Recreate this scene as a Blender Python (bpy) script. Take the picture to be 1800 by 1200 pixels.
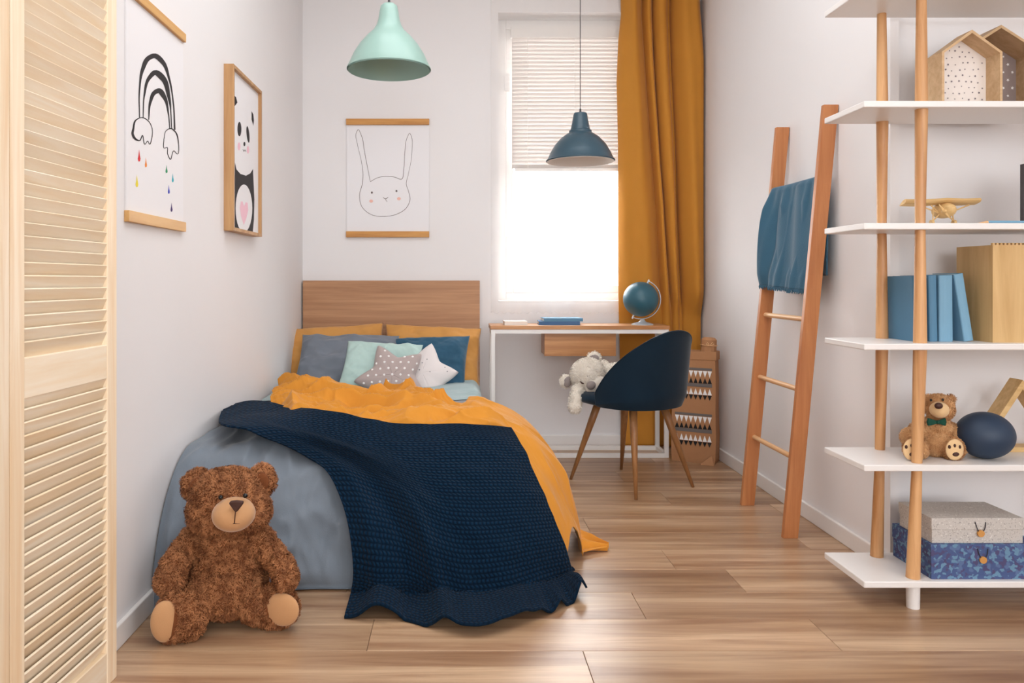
import bpy, bmesh, math, random
import numpy as np
from mathutils import Vector, Matrix, Euler
random.seed(4); RNG = np.random.default_rng(4)
PI = math.pi
for o in list(bpy.data.objects): bpy.data.objects.remove(o)
SC = bpy.context.scene; C = SC.collection

# ------------------------------------------------------------------ camera, sky, lights, exposure
F, CX, CY, H = 1350.0, 800.0, 493.0, 1.0          # focal length and vanishing point in pixels, eye height in metres
cam = bpy.data.objects.new('camera', bpy.data.cameras.new('camera')); C.objects.link(cam)
cam.location = (0, 0, H); cam.rotation_euler = (PI/2, 0, 0)
cam.data.sensor_width = 36; cam.data.lens = F/1800*36
cam.data.shift_x = (900-CX)/1800; cam.data.shift_y = -(600-CY)/1800
cam.data.clip_start = .05
SC.camera = cam
SC.view_settings.view_transform = 'Standard'; SC.view_settings.look = 'None'
SC.view_settings.gamma = 1; SC.view_settings.use_curve_mapping = False
SC.view_settings.exposure = 0.08
w = bpy.data.worlds.new('sky'); SC.world = w; w.use_nodes = True
bg = w.node_tree.nodes['Background']; bg.inputs[0].default_value = (.97, .99, 1, 1); bg.inputs[1].default_value = 14
# bright overcast sky above the horizon, dull ground below it
_n = w.node_tree.nodes; _l = w.node_tree.links; _g = _n.new('ShaderNodeTexCoord'); _s = _n.new('ShaderNodeSeparateXYZ'); _l.new(_g.outputs['Generated'], _s.inputs[0])
_r = _n.new('ShaderNodeValToRGB'); _r.color_ramp.elements[0].position = .44; _r.color_ramp.elements[0].color = (.13, .125, .115, 1)
_r.color_ramp.elements[1].position = .49; _r.color_ramp.elements[1].color = (.97, .99, 1, 1)
_m = _n.new('ShaderNodeMapRange'); _m.inputs[1].default_value = -1; _m.inputs[2].default_value = 1; _l.new(_s.outputs[2], _m.inputs[0]); _l.new(_m.outputs[0], _r.inputs[0]); _l.new(_r.outputs[0], bg.inputs[0])
def area(name, loc, target, sx, sy, power, col):
    l = bpy.data.lights.new(name, 'AREA'); l.shape = 'RECTANGLE'; l.size = sx; l.size_y = sy; l.energy = power; l.color = col
    o = bpy.data.objects.new(name, l); C.objects.link(o); o.location = loc
    o.rotation_euler = (Vector(target)-Vector(loc)).to_track_quat('-Z', 'Y').to_euler(); return o
area('front_fill_light', (.6, -4.3, 1.75), (0.5, 3, 1.2), 3.0, 2.3, 105, (.93, .965, 1))  # added fill from behind the camera; the front wall has no window
area('side_fill_light', (3.6, -2.0, 1.7), (-.9, 2.0, 0.9), 2.6, 2.0, 74, (.93, .965, 1))  # fill area light added on the right, no window is built there

area('overhead_fill_light', (.3, 2.0, 2.87), (.3, 2.0, 0), 1.7, 2.6, 37, (.93, .965, 1))  # unseen fill added below the ceiling to lift the side walls, not a fitting

# ------------------------------------------------------------------ helpers
def P(x, y, D): return Vector(((x-CX)/F*D, D, H-(y-CY)/F*D))
def onX(X, x, y): return P(x, y, X*F/(x-CX))
def lin(c):
    c = c/255.0
    return c/12.92 if c <= .04045 else ((c+.055)/1.055)**2.4
def rgb(r, g, b): return (lin(r), lin(g), lin(b), 1)
def sm(a, b, x):
    t = np.clip((x-a)/(b-a), 0, 1); return t*t*(3-2*t)
def vnoise(x, y, seed=0):
    x = np.asarray(x, float); y = np.asarray(y, float)
    xi = np.floor(x).astype(int); yi = np.floor(y).astype(int); fx = x-xi; fy = y-yi
    tab = np.random.default_rng(seed+77).random((64, 64))*2-1
    g = lambda a, b: tab[a % 64, b % 64]
    u = fx*fx*(3-2*fx); v = fy*fy*(3-2*fy)
    return (g(xi, yi)*(1-u)+g(xi+1, yi)*u)*(1-v)+(g(xi, yi+1)*(1-u)+g(xi+1, yi+1)*u)*v
def fbm(x, y, seed=0, n=3):
    s = 0
    for k in range(n): s = s+vnoise(x*2**k+3.7*k, y*2**k-1.3*k, seed+k)/2**k
    return s
def ridge(x, y, seed=0): return 1-2*np.abs(vnoise(x, y, seed))

ORG = {}
def link(name, me, parent=None, origin=None):
    o = bpy.data.objects.new(name, me); C.objects.link(o)
    if parent is not None: o.parent = parent; ORG[o] = ORG[parent]
    else:
        ORG[o] = Vector(origin) if origin is not None else Vector((0, 0, 0)); o.location = ORG[o]
    return o
def thing(name, label, cat, loc, group=None):
    o = bpy.data.objects.new(name, None); C.objects.link(o); o.location = loc; ORG[o] = Vector(loc); o.empty_display_size = .05
    o['label'] = label; o['category'] = cat
    if group: o['group'] = group
    return o
def tag(o, label, cat, group=None):
    o['label'] = label; o['category'] = cat
    if group: o['group'] = group
    return o
def struct(o): o['kind'] = 'structure'; return o

class B:
    def __init__(s): s.bm = bmesh.new(); s.uv = None
    def vs(s, L): return [s.bm.verts.new(Vector(v)) for v in L]
    def face(s, vs):
        try: return s.bm.faces.new(vs)
        except ValueError: return None
    def hexa(s, p):
        v = s.vs(p)
        for f in ((0,3,2,1),(4,5,6,7),(0,1,5,4),(1,2,6,5),(2,3,7,6),(3,0,4,7)): s.face([v[i] for i in f])
        return s
    def box(s, x0, x1, y0, y1, z0, z1, M=None):
        p = [Vector(q) for q in ((x0,y0,z0),(x1,y0,z0),(x1,y1,z0),(x0,y1,z0),(x0,y0,z1),(x1,y0,z1),(x1,y1,z1),(x0,y1,z1))]
        if M is not None: p = [M @ q for q in p]
        return s.hexa(p)
    def tube(s, pts, rs, seg=12, cap=True, flat=None):
        pts = [Vector(p) for p in pts]; n = len(pts)
        if not hasattr(rs, '__len__'): rs = [rs]*n
        rings = []; up = None
        for i in range(n):
            t = (pts[min(i+1, n-1)]-pts[max(i-1, 0)]).normalized()
            if up is None: up = Vector((0, 0, 1)) if abs(t.z) < .9 else Vector((1, 0, 0))
            a = t.cross(up)
            if a.length < 1e-6: a = t.orthogonal()
            a.normalize(); b = a.cross(t).normalized(); up = b
            rings.append(s.vs([pts[i]+(a*math.cos(2*PI*k/seg)+b*math.sin(2*PI*k/seg))*rs[i] for k in range(seg)]))
        for i in range(n-1):
            for k in range(seg): s.face([rings[i][k], rings[i][(k+1) % seg], rings[i+1][(k+1) % seg], rings[i+1][k]])
        if cap: s.face(rings[0][::-1]); s.face(rings[-1])
        return s
    def lathe(s, prof, c, seg=48, M=None):
        c = Vector(c); rings = []
        for r, z in prof:
            L = [Vector((r*math.cos(2*PI*k/seg), r*math.sin(2*PI*k/seg), z)) for k in range(seg)]
            if M is not None: L = [M @ q for q in L]
            rings.append(s.vs([c+q for q in L]))
        for i in range(len(rings)-1):
            for k in range(seg): s.face([rings[i][k], rings[i][(k+1) % seg], rings[i+1][(k+1) % seg], rings[i+1][k]])
        s.face(rings[0][::-1]); s.face(rings[-1])
        return s
    def ell(s, c, r, rot=(0, 0, 0), sub=3):
        M = Matrix.Translation(Vector(c)) @ Euler(rot).to_matrix().to_4x4() @ Matrix.Diagonal((r[0], r[1], r[2], 1))
        bmesh.ops.create_icosphere(s.bm, subdivisions=sub, radius=1, matrix=M); return s
    def prism(s, poly, fn, t):
        """poly: 2D points; fn(u,v)->Vector; t: thickness vector"""
        t = Vector(t); a = s.vs([fn(*q) for q in poly]); b = s.vs([fn(*q)+t for q in poly]); n = len(poly)
        s.face(a); s.face(b[::-1])
        for i in range(n): s.face([a[i], b[i], b[(i+1) % n], a[(i+1) % n]])
        return s
    def make(s, name, mat, parent=None, origin=None, smooth=False, bevel=0, sub=0, solid=0):
        bmesh.ops.recalc_face_normals(s.bm, faces=s.bm.faces[:])
        org = ORG[parent] if parent is not None else (Vector(origin) if origin is not None else Vector((0, 0, 0)))
        bmesh.ops.translate(s.bm, verts=s.bm.verts[:], vec=-org)
        me = bpy.data.meshes.new(name); s.bm.to_mesh(me); s.bm.free()
        if mat: me.materials.append(mat)
        if smooth:
            for p in me.polygons: p.use_smooth = True
        o = link(name, me, parent, origin)
        if bevel:
            m = o.modifiers.new('bevel', 'BEVEL'); m.width = bevel; m.segments = 2; m.limit_method = 'ANGLE'
        if solid:
            m = o.modifiers.new('solid', 'SOLIDIFY'); m.thickness = solid; m.offset = 0
        if sub:
            m = o.modifiers.new('sub', 'SUBSURF'); m.levels = sub; m.render_levels = sub
        if smooth and (bevel or smooth == 'auto'):
            try: me.set_sharp_from_angle(angle=math.radians(38))
            except Exception: pass
        return o

def gridmesh(name, V, mat, parent=None, origin=None, uv=None, solid=0, flip=False, smooth=True):
    n, m, _ = V.shape
    org = np.array(ORG[parent] if parent is not None else (origin if origin is not None else (0, 0, 0)))
    vs = (V.reshape(-1, 3)-org)
    idx = np.arange(n*m).reshape(n, m)
    q = np.stack([idx[:-1, :-1], idx[1:, :-1], idx[1:, 1:], idx[:-1, 1:]], -1).reshape(-1, 4)
    if flip: q = q[:, ::-1]
    me = bpy.data.meshes.new(name); me.from_pydata(vs.tolist(), [], q.tolist())
    if uv is not None:
        ul = me.uv_layers.new(name='UVMap'); f = uv.reshape(-1, 2)[q.reshape(-1)]
        ul.data.foreach_set('uv', f.astype(np.float32).reshape(-1))
    if smooth: me.polygons.foreach_set('use_smooth', [True]*len(me.polygons))
    me.materials.append(mat); me.update()
    o = link(name, me, parent, origin)
    if solid:
        md = o.modifiers.new('solid', 'SOLIDIFY'); md.thickness = solid; md.offset = -1
    return o
def gnormals(V):
    du = np.gradient(V, axis=0); dv = np.gradient(V, axis=1)
    n = np.cross(du, dv); n /= np.linalg.norm(n, axis=-1, keepdims=True)+1e-9
    return n
def arcuv(V):
    du = np.linalg.norm(np.diff(V, axis=0, prepend=V[:1]), axis=-1); dv = np.linalg.norm(np.diff(V, axis=1, prepend=V[:, :1]), axis=-1)
    u = np.cumsum(du.mean(axis=1)); v = np.cumsum(dv.mean(axis=0))
    return np.stack(np.meshgrid(u, v, indexing='ij'), -1)

# ------------------------------------------------------------------ materials
def nt(name):
    m = bpy.data.materials.new(name); m.use_nodes = True; t = m.node_tree
    return m, t, t.nodes, t.links, t.nodes['Principled BSDF']
def mat(name, col, rough=.5, var=.0, vscale=8, bump=0, bscale=200, metal=0, sheen=0, spec=None):
    m, t, N, L, p = nt(name)
    p.inputs['Base Color'].default_value = col; p.inputs['Roughness'].default_value = rough; p.inputs['Metallic'].default_value = metal
    if sheen: p.inputs['Sheen Weight'].default_value = sheen; p.inputs['Sheen Roughness'].default_value = .4
    if spec is not None: p.inputs['Specular IOR Level'].default_value = spec
    tc = N.new('ShaderNodeTexCoord')
    if var:
        n = N.new('ShaderNodeTexNoise'); n.inputs['Scale'].default_value = vscale; n.inputs['Detail'].default_value = 4
        L.new(tc.outputs['Object'], n.inputs['Vector'])
        mx = N.new('ShaderNodeMix'); mx.data_type = 'RGBA'
        mx.inputs[6].default_value = tuple(c*(1-var) for c in col[:3])+(1,); mx.inputs[7].default_value = tuple(min(1, c*(1+var)) for c in col[:3])+(1,)
        L.new(n.outputs['Fac'], mx.inputs[0]); L.new(mx.outputs[2], p.inputs['Base Color'])
    if bump:
        n = N.new('ShaderNodeTexNoise'); n.inputs['Scale'].default_value = bscale; n.inputs['Detail'].default_value = 3
        L.new(tc.outputs['Object'], n.inputs['Vector'])
        b = N.new('ShaderNodeBump'); b.inputs['Strength'].default_value = bump; b.inputs['Distance'].default_value = .002
        L.new(n.outputs['Fac'], b.inputs['Height']); L.new(b.outputs['Normal'], p.inputs['Normal'])
    return m
def wood(name, ca, cb, axis='x', scale=1.0, rough=.45, rand=0.0, dark=None, stretch=14, spec=None):
    m, t, N, L, p = nt(name)
    tc = N.new('ShaderNodeTexCoord'); mp = N.new('ShaderNodeMapping')
    s = {'x': (1, stretch, stretch), 'y': (stretch, 1, stretch), 'z': (stretch, stretch, 1)}[axis]
    mp.inputs['Scale'].default_value = tuple(v*scale for v in s)
    L.new(tc.outputs['Object'], mp.inputs['Vector'])
    oi = N.new('ShaderNodeObjectInfo')
    ad = N.new('ShaderNodeVectorMath'); ad.operation = 'ADD'
    sc = N.new('ShaderNodeMath'); sc.operation = 'MULTIPLY'; sc.inputs[1].default_value = 40
    L.new(oi.outputs['Random'], sc.inputs[0]); L.new(mp.outputs[0], ad.inputs[0])
    cv = N.new('ShaderNodeCombineXYZ'); L.new(sc.outputs[0], cv.inputs[0]); L.new(sc.outputs[0], cv.inputs[1]); L.new(sc.outputs[0], cv.inputs[2])
    L.new(cv.outputs[0], ad.inputs[1])
    n = N.new('ShaderNodeTexNoise'); n.inputs['Scale'].default_value = 1.3; n.inputs['Detail'].default_value = 6; n.inputs['Roughness'].default_value = .62; n.inputs['Distortion'].default_value = .5
    L.new(ad.outputs[0], n.inputs['Vector'])
    r = N.new('ShaderNodeValToRGB'); r.color_ramp.elements[0].position = .35; r.color_ramp.elements[1].position = .65
    r.color_ramp.elements[0].color = cb; r.color_ramp.elements[1].color = ca
    L.new(n.outputs['Fac'], r.inputs[0])
    out = r.outputs[0]
    if rand:
        hv = N.new('ShaderNodeHueSaturation'); mr = N.new('ShaderNodeMapRange')
        mr.inputs[3].default_value = 1-rand; mr.inputs[4].default_value = 1+rand
        L.new(oi.outputs['Random'], mr.inputs[0]); L.new(mr.outputs[0], hv.inputs['Value']); L.new(out, hv.inputs['Color']); out = hv.outputs[0]
    if dark is not None:
        n2 = N.new('ShaderNodeTexNoise'); n2.inputs['Scale'].default_value = .35; n2.inputs['Detail'].default_value = 3
        L.new(ad.outputs[0], n2.inputs['Vector'])
        r2 = N.new('ShaderNodeValToRGB'); r2.color_ramp.elements[0].position = .38; r2.color_ramp.elements[1].position = .62
        r2.color_ramp.elements[0].color = dark; r2.color_ramp.elements[1].color = (1, 1, 1, 1); L.new(n2.outputs['Fac'], r2.inputs[0])
        mx = N.new('ShaderNodeMix'); mx.data_type = 'RGBA'; mx.blend_type = 'MULTIPLY'; mx.inputs[0].default_value = 1
        L.new(out, mx.inputs[6]); L.new(r2.outputs[0], mx.inputs[7]); out = mx.outputs[2]
    L.new(out, p.inputs['Base Color']); p.inputs['Roughness'].default_value = rough
    if spec is not None: p.inputs['Specular IOR Level'].default_value = spec
    b = N.new('ShaderNodeBump'); b.inputs['Strength'].default_value = .12; b.inputs['Distance'].default_value = .001
    L.new(n.outputs['Fac'], b.inputs['Height']); L.new(b.outputs['Normal'], p.inputs['Normal'])
    return m
def knit(name, col, pitch):
    m, t, N, L, p = nt(name)
    uv = N.new('ShaderNodeUVMap'); sx = N.new('ShaderNodeSeparateXYZ'); L.new(uv.outputs[0], sx.inputs[0])
    def f(op, a, b=None, c=None):
        n = N.new('ShaderNodeMath'); n.operation = op
        for i, v in enumerate((a, b, c)):
            if v is None: continue
            if isinstance(v, (int, float)): n.inputs[i].default_value = v
            else: L.new(v, n.inputs[i])
        return n.outputs[0]
    k = 2*PI/pitch
    ph = f('MULTIPLY', f('SINE', f('MULTIPLY', sx.outputs[1], k*.5)), 1.1)
    a = f('SINE', f('ADD', f('MULTIPLY', sx.outputs[0], k), ph)); b_ = f('SINE', f('MULTIPLY', sx.outputs[1], k))
    h = f('MULTIPLY', f('MULTIPLY_ADD', a, .5, .5), f('MULTIPLY_ADD', b_, .5, .5))
    h = f('POWER', h, .6)
    mx = N.new('ShaderNodeMix'); mx.data_type = 'RGBA'
    mx.inputs[6].default_value = tuple(c*.45 for c in col[:3])+(1,); mx.inputs[7].default_value = tuple(min(1, c*1.25) for c in col[:3])+(1,)
    L.new(h, mx.inputs[0]); L.new(mx.outputs[2], p.inputs['Base Color'])
    bp = N.new('ShaderNodeBump'); bp.inputs['Strength'].default_value = 1; bp.inputs['Distance'].default_value = .005
    L.new(h, bp.inputs['Height']); L.new(bp.outputs['Normal'], p.inputs['Normal'])
    p.inputs['Roughness'].default_value = .95; p.inputs['Specular IOR Level'].default_value = .1
    p.inputs['Sheen Weight'].default_value = .03
    return m
def fabric(name, col, bscale=350, bump=.35, var=.1, sheen=.25, rough=.9, vscale=9):
    return mat(name, col, rough, var, vscale, bump, bscale, 0, sheen, .2)

M = {}
M['wall'] = mat('wall_paint', rgb(238, 235, 235), .85, .015, 3, .05, 300)
M['trim'] = mat('trim_paint', rgb(240, 236, 233), .45)
M['ceiling'] = mat('ceiling_paint', rgb(240, 238, 235), .9)
M['plank'] = wood('plank_oak', rgb(208, 176, 142), rgb(160, 122, 92), 'x', .9, .33, .10, (.68, .59, .51, 1), 18, .8)
M['subfloor'] = mat('joint_dark', rgb(96, 66, 44), .9)
M['pine'] = wood('pine', rgb(252, 241, 222), rgb(246, 226, 196), 'y', 1.1, .5, .04, (.93, .86, .76, 1), 22)
M['pinez'] = wood('pine_upright', rgb(251, 234, 208), rgb(238, 208, 168), 'z', 1.1, .5, .04, None, 22)
M['cherry'] = wood('ladder_wood', rgb(200, 134, 84), rgb(178, 110, 64), 'z', 1.4, .42, .03, None, 16)
M['post'] = wood('post_wood', rgb(222, 172, 120), rgb(192, 136, 86), 'z', 1.4, .38, .06, None, 18)
M['dowel'] = wood('dowel_wood', rgb(240, 196, 148), rgb(220, 168, 118), 'y', 1.4, .45)
M['oak'] = wood('headboard_oak', rgb(194, 146, 106), rgb(168, 120, 84), 'x', 1.0, .5, 0, None, 26)
M['deskwood'] = wood('desk_oak', rgb(208, 152, 98), rgb(178, 118, 70), 'x', 1.4, .35, 0, None, 16)
M['bar'] = wood('bar_wood', rgb(226, 178, 112), rgb(204, 150, 88), 'y', 1.5, .5)
M['barx'] = wood('bar_wood_amber', rgb(216, 158, 84), rgb(190, 128, 62), 'x', 1.5, .5)
M['frame'] = wood('frame_wood', rgb(202, 158, 108), rgb(176, 130, 84), 'z', 1.5, .5)
M['chairleg'] = wood('chair_leg_wood', rgb(170, 120, 74), rgb(138, 92, 52), 'z', 1.8, .4)
M['housewood'] = wood('house_wood', rgb(216, 184, 144), rgb(194, 158, 116), 'x', 1.8, .55, .03)
M['ply'] = wood('plywood', rgb(222, 186, 130), rgb(200, 160, 104), 'z', 1.2, .55)
M['planewood'] = wood('light_carved_wood', rgb(232, 196, 138), rgb(210, 170, 110), 'x', 3, .5)
M['paper'] = mat('poster_paper', rgb(240, 238, 240), .8)
M['ink'] = mat('black_ink', rgb(42, 38, 40), .8)
M['pencil'] = mat('pencil_line', rgb(120, 108, 106), .9)
M['pink'] = mat('pink_ink', rgb(245, 200, 214), .8); M['peach'] = mat('peach_ink', rgb(240, 190, 175), .8)
for n, c in dict(red=(214, 48, 52), orange=(240, 140, 50), yellow=(240, 220, 60), green=(40, 150, 100), cyan=(60, 175, 190), blue=(70, 80, 190), purple=(70, 50, 110)).items():
    M['ink_'+n] = mat(n+'_ink', rgb(*c), .8)
M['whitemetal'] = mat('white_metal', rgb(238, 234, 230), .4)
M['shelf'] = mat('white_lacquer', rgb(240, 236, 233), .35)
M['mint'] = mat('mint_enamel', rgb(152, 184, 174), .3)
M['bluelamp'] = mat('navy_enamel', rgb(56, 82, 96), .32)
M['lampwhite'] = mat('white_enamel', rgb(235, 226, 218), .5)
M['cord'] = mat('cord_grey', rgb(60, 60, 62), .6)
M['brass'] = mat('brass', rgb(200, 160, 90), .3, metal=1)
M['bulb'] = mat('frosted_glass', rgb(240, 240, 236), .2)
M['duvet'] = fabric('grey_blue_linen', rgb(122, 131, 141), 260, .35, .08)
M['sheet'] = fabric('mint_sheet_fabric', rgb(160, 180, 182), 260, .3, .06)
M['ochre'] = fabric('mustard_cotton', rgb(214, 144, 54), 420, .3, .08, .2)
M['navyknit'] = knit('navy_knit', rgb(10, 40, 64), .0155)
M['pillowochre'] = fabric('mustard_pillow_linen', rgb(210, 152, 84), 350, .3, .07)
M['pillowgrey'] = fabric('grey_pillow_linen', rgb(122, 128, 138), 350, .3, .08)
M['pillowmint'] = fabric('mint_pillow_linen', rgb(186, 212, 206), 350, .3, .05)
M['pillowblue'] = fabric('blue_pillow_linen', rgb(54, 92, 116), 300, .5, .2)
M['stargrey'] = fabric('grey_cushion_cotton', rgb(184, 168, 164), 500, .2, .04)
M['starwhite'] = fabric('white_cushion_cotton', rgb(232, 224, 222), 500, .2, .03)
M['whiteprint'] = mat('white_print', rgb(245, 242, 240), .85); M['greyprint'] = mat('grey_print', rgb(120, 112, 120), .85)
M['curtain'] = fabric('mustard_velvet', rgb(198, 134, 52), 300, .15, .05, .15, .8)
M['towel'] = fabric('teal_blanket_fabric', rgb(62, 100, 122), 180, .6, .12)
M['velvet'] = fabric('navy_velvet', rgb(10, 34, 50), 300, .1, .15, .25, .8)
M['fur'] = fabric('brown_plush', rgb(160, 104, 66), 260, .6, .2, .3)
M['furbase'] = fabric('brown_plush_base', rgb(120, 70, 40), 260, .6, .2, .1)
def furmat(name, ca, cb):
    m, t, N, L, p = nt(name); at = N.new('ShaderNodeAttribute'); at.attribute_name = 'tone'
    mx = N.new('ShaderNodeMix'); mx.data_type = 'RGBA'; mx.inputs[6].default_value = ca; mx.inputs[7].default_value = cb
    L.new(at.outputs['Fac'], mx.inputs[0]); L.new(mx.outputs[2], p.inputs['Base Color']); p.inputs['Roughness'].default_value = .75
    p.inputs['Specular IOR Level'].default_value = .25; return m
M['fur'] = furmat('brown_plush_pile', rgb(112, 64, 38), rgb(200, 138, 92))
M['tanpile'] = furmat('golden_plush_pile', rgb(186, 126, 76), rgb(236, 192, 142))
M['whitepile'] = furmat('ivory_plush_pile', rgb(222, 210, 194), rgb(248, 242, 232))
M['muzzle'] = fabric('tan_suede', rgb(200, 152, 108), 400, .25, .07, .4)
M['nose'] = mat('brown_nose', rgb(66, 34, 24), .6, bump=.3); M['eye'] = mat('black_eye', rgb(12, 10, 10), .12)
M['tanfur'] = fabric('golden_plush', rgb(212, 162, 112), 300, .5, .15, .35); M['tanlight'] = fabric('cream_plush', rgb(232, 196, 148), 300, .3, .05, .3)
M['bow'] = fabric('green_satin', rgb(16, 74, 58), 300, .1, .1, .2, .5)
M['whitefur'] = fabric('ivory_plush', rgb(236, 226, 212), 300, .5, .04, .4); M['greyfur'] = fabric('grey_plush', rgb(150, 138, 134), 300, .4, .06, .3)
M['ball'] = mat('navy_matte', rgb(36, 56, 80), .5)
M['globe'] = mat('teal_globe', rgb(48, 96, 112), .35, .12, 6)
M['silver'] = mat('silver_plastic', rgb(200, 204, 208), .35, metal=.3)
M['bookblue'] = mat('light_blue_cover', rgb(122, 168, 196), .6, .04); M['bookblue2'] = mat('mid_blue_cover', rgb(86, 134, 166), .6, .05)
M['pages'] = mat('book_pages', rgb(236, 228, 216), .8); M['bookwhite'] = mat('white_cover', rgb(236, 226, 216), .6)
M['bookdeep'] = mat('denim_blue_cover', rgb(66, 106, 150), .6)
M['kraft'] = mat('kraft_paper', rgb(176, 126, 86), .8, .08, 14, .3, 60)
M['black'] = mat('black_print', rgb(22, 20, 22), .8); M['greyband'] = mat('grey_band_print', rgb(112, 104, 100), .8)
M['taupe'] = mat('taupe_print_paper', rgb(150, 134, 130), .8); M['starpaper'] = mat('white_print_paper', rgb(240, 232, 226), .8)
M['string'] = mat('dark_string', rgb(50, 50, 60), .8); M['button'] = mat('wood_button', rgb(206, 148, 78), .5)
def speckle(name, base, spots, scale, thr):
    m, t, N, L, p = nt(name); tc = N.new('ShaderNodeTexCoord'); out = None
    rg = N.new('ShaderNodeRGB'); rg.outputs[0].default_value = base; out = rg.outputs[0]
    for i, c in enumerate(spots):
        v = N.new('ShaderNodeTexNoise'); v.inputs['Scale'].default_value = scale*(1+.3*i); v.inputs['Detail'].default_value = 1
        mp = N.new('ShaderNodeMapping'); mp.inputs['Location'].default_value = (i*7.3, i*3.1, i); L.new(tc.outputs['Object'], mp.inputs[0]); L.new(mp.outputs[0], v.inputs['Vector'])
        r = N.new('ShaderNodeValToRGB'); r.color_ramp.elements[0].position = thr; r.color_ramp.elements[1].position = thr+.04
        L.new(v.outputs['Fac'], r.inputs[0]); mx = N.new('ShaderNodeMix'); mx.data_type = 'RGBA'; mx.inputs[7].default_value = c
        L.new(r.outputs[0], mx.inputs[0]); L.new(out, mx.inputs[6]); out = mx.outputs[2]
    L.new(out, p.inputs['Base Color']); p.inputs['Roughness'].default_value = .75
    return m
M['terrazzo'] = speckle('speckled_grey_paper', rgb(200, 194, 188), [rgb(222, 218, 212), rgb(158, 152, 148), rgb(182, 175, 168)], 150, .64)
M['floral'] = speckle('blue_floral_paper', rgb(70, 88, 134), [rgb(88, 110, 152), rgb(78, 74, 114), rgb(104, 142, 172)], 46, .56)
# sheer curtain
m, t, N, L, p = nt('sheer_voile'); M['sheer'] = m
p.inputs['Base Color'].default_value = rgb(250, 246, 242); p.inputs['Roughness'].default_value = .9
tl = N.new('ShaderNodeBsdfTranslucent'); tl.inputs[0].default_value = rgb(252, 248, 245)
tr = N.new('ShaderNodeBsdfTransparent'); a = N.new('ShaderNodeMixShader'); b = N.new('ShaderNodeMixShader')
a.inputs[0].default_value = .28; L.new(p.outputs[0], a.inputs[1]); L.new(tl.outputs[0], a.inputs[2])
b.inputs[0].default_value = .78; L.new(a.outputs[0], b.inputs[1]); L.new(tr.outputs[0], b.inputs[2])
L.new(b.outputs[0], N['Material Output'].inputs[0])
m, t, N, L, p = nt('window_glass'); M['glass'] = m
p.inputs['Transmission Weight'].default_value = 1; p.inputs['Roughness'].default_value = 0; p.inputs['IOR'].default_value = 1.01
m, t, N, L, p = nt('blind_slat'); M['slat'] = m
p.inputs['Base Color'].default_value = rgb(216, 208, 203); p.inputs['Roughness'].default_value = .5
tl = N.new('ShaderNodeBsdfTranslucent'); tl.inputs[0].default_value = rgb(240, 232, 228); a = N.new('ShaderNodeMixShader'); a.inputs[0].default_value = .03
L.new(p.outputs[0], a.inputs[1]); L.new(tl.outputs[0], a.inputs[2]); L.new(a.outputs[0], N['Material Output'].inputs[0])

# ------------------------------------------------------------------ room shell
XL, XR, YB, YF, ZC, YA, XF = -.925, 1.484, 4.66, -4.5, 2.9, 2.625, 3.7
WX0, WX1, WZ0, WZ1 = .262, 1.16, .868, 2.625
def wallbox(name, *bx):
    b = B()
    for q in bx: b.box(*q)
    return struct(b.make(name, M['wall']))
wallbox('wall_left', (XL-.12, XL, YF, YB+.3, 0, ZC))
wallbox('wall_back', (XL, WX0, YB, YB+.3, 0, ZC), (WX1, XR+.12, YB, YB+.3, 0, ZC), (WX0, WX1, YB, YB+.3, 0, WZ0), (WX0, WX1, YB, YB+.3, WZ1, ZC))
wallbox('wall_right', (XR, XR+.12, YA+.15, YB, 0, ZC), (XR, XR+.03, YA-.006, YA+.15, 0, ZC))
wallbox('wall_alcove', (XR+.03, XF, YA+.03, YA+.15, 0, ZC))
wallbox('wall_side', (XF, XF+.12, YF, YA+.15, 0, ZC))
wallbox('wall_front', (XL, XF, YF-.12, YF, 0, ZC))
b = B(); b.box(XL-.12, XF+.12, YF-.12, YB+.3, ZC, ZC+.1); struct(b.make('ceiling', M['ceiling']))
b = B(); b.box(XL-.12, XF+.12, YF-.12, YB+.3, -.06, -.006); floor = struct(b.make('floor', M['subfloor']))
def skirting(name, x0, x1, y0, y1, bv):
    b = B(); b.box(x0, x1, y0, y1, 0, .066); return struct(b.make(name, M['trim'], bevel=.004))
skirting('baseboard_left', XL, XL+.014, YF, YB, 1)
skirting('baseboard_back', XL+.014, XR-.014, YB-.014, YB, 1)
skirting('baseboard_right', XR-.014, XR, YA-.006, YB, 1)
skirting('baseboard_alcove', XR+.03, XF, YA+.016, YA+.03, 1)

# floor planks: each board its own part
PW, PL = .195, 1.285
seam = {-1: 1.046, 0: .565, 1: -.35, 2: .766, 3: 1.324, 4: .538, 5: .12, 6: .97, 7: .40, 8: .842, 9: .2, 10: 1.1, 11: .6}
k = -36
while 2.27+PW*k < YB:
    y0 = 2.27+PW*k; y1 = min(y0+PW, YB+.02)
    s0 = seam.get(k, (k*.47) % PL); x = s0-PL*8
    while x < XF:
        xa, xb = max(x, XL-.02), min(x+PL, XF+.02)
        if xb-xa > .02 and y1 > YF:
            g = .0006; ya, yb = max(y0, YF-.02), y1
            b = B(); b.box(xa+g, xb-g, ya+g, yb-g, -.008, 0)
            o = b.make('plank', M['plank'], origin=((xa+xb)/2, (ya+yb)/2, 0)); o.parent = floor
            md = o.modifiers.new('bevel', 'BEVEL'); md.width = .0008; md.segments = 1
        x += PL
    k += 1

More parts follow.
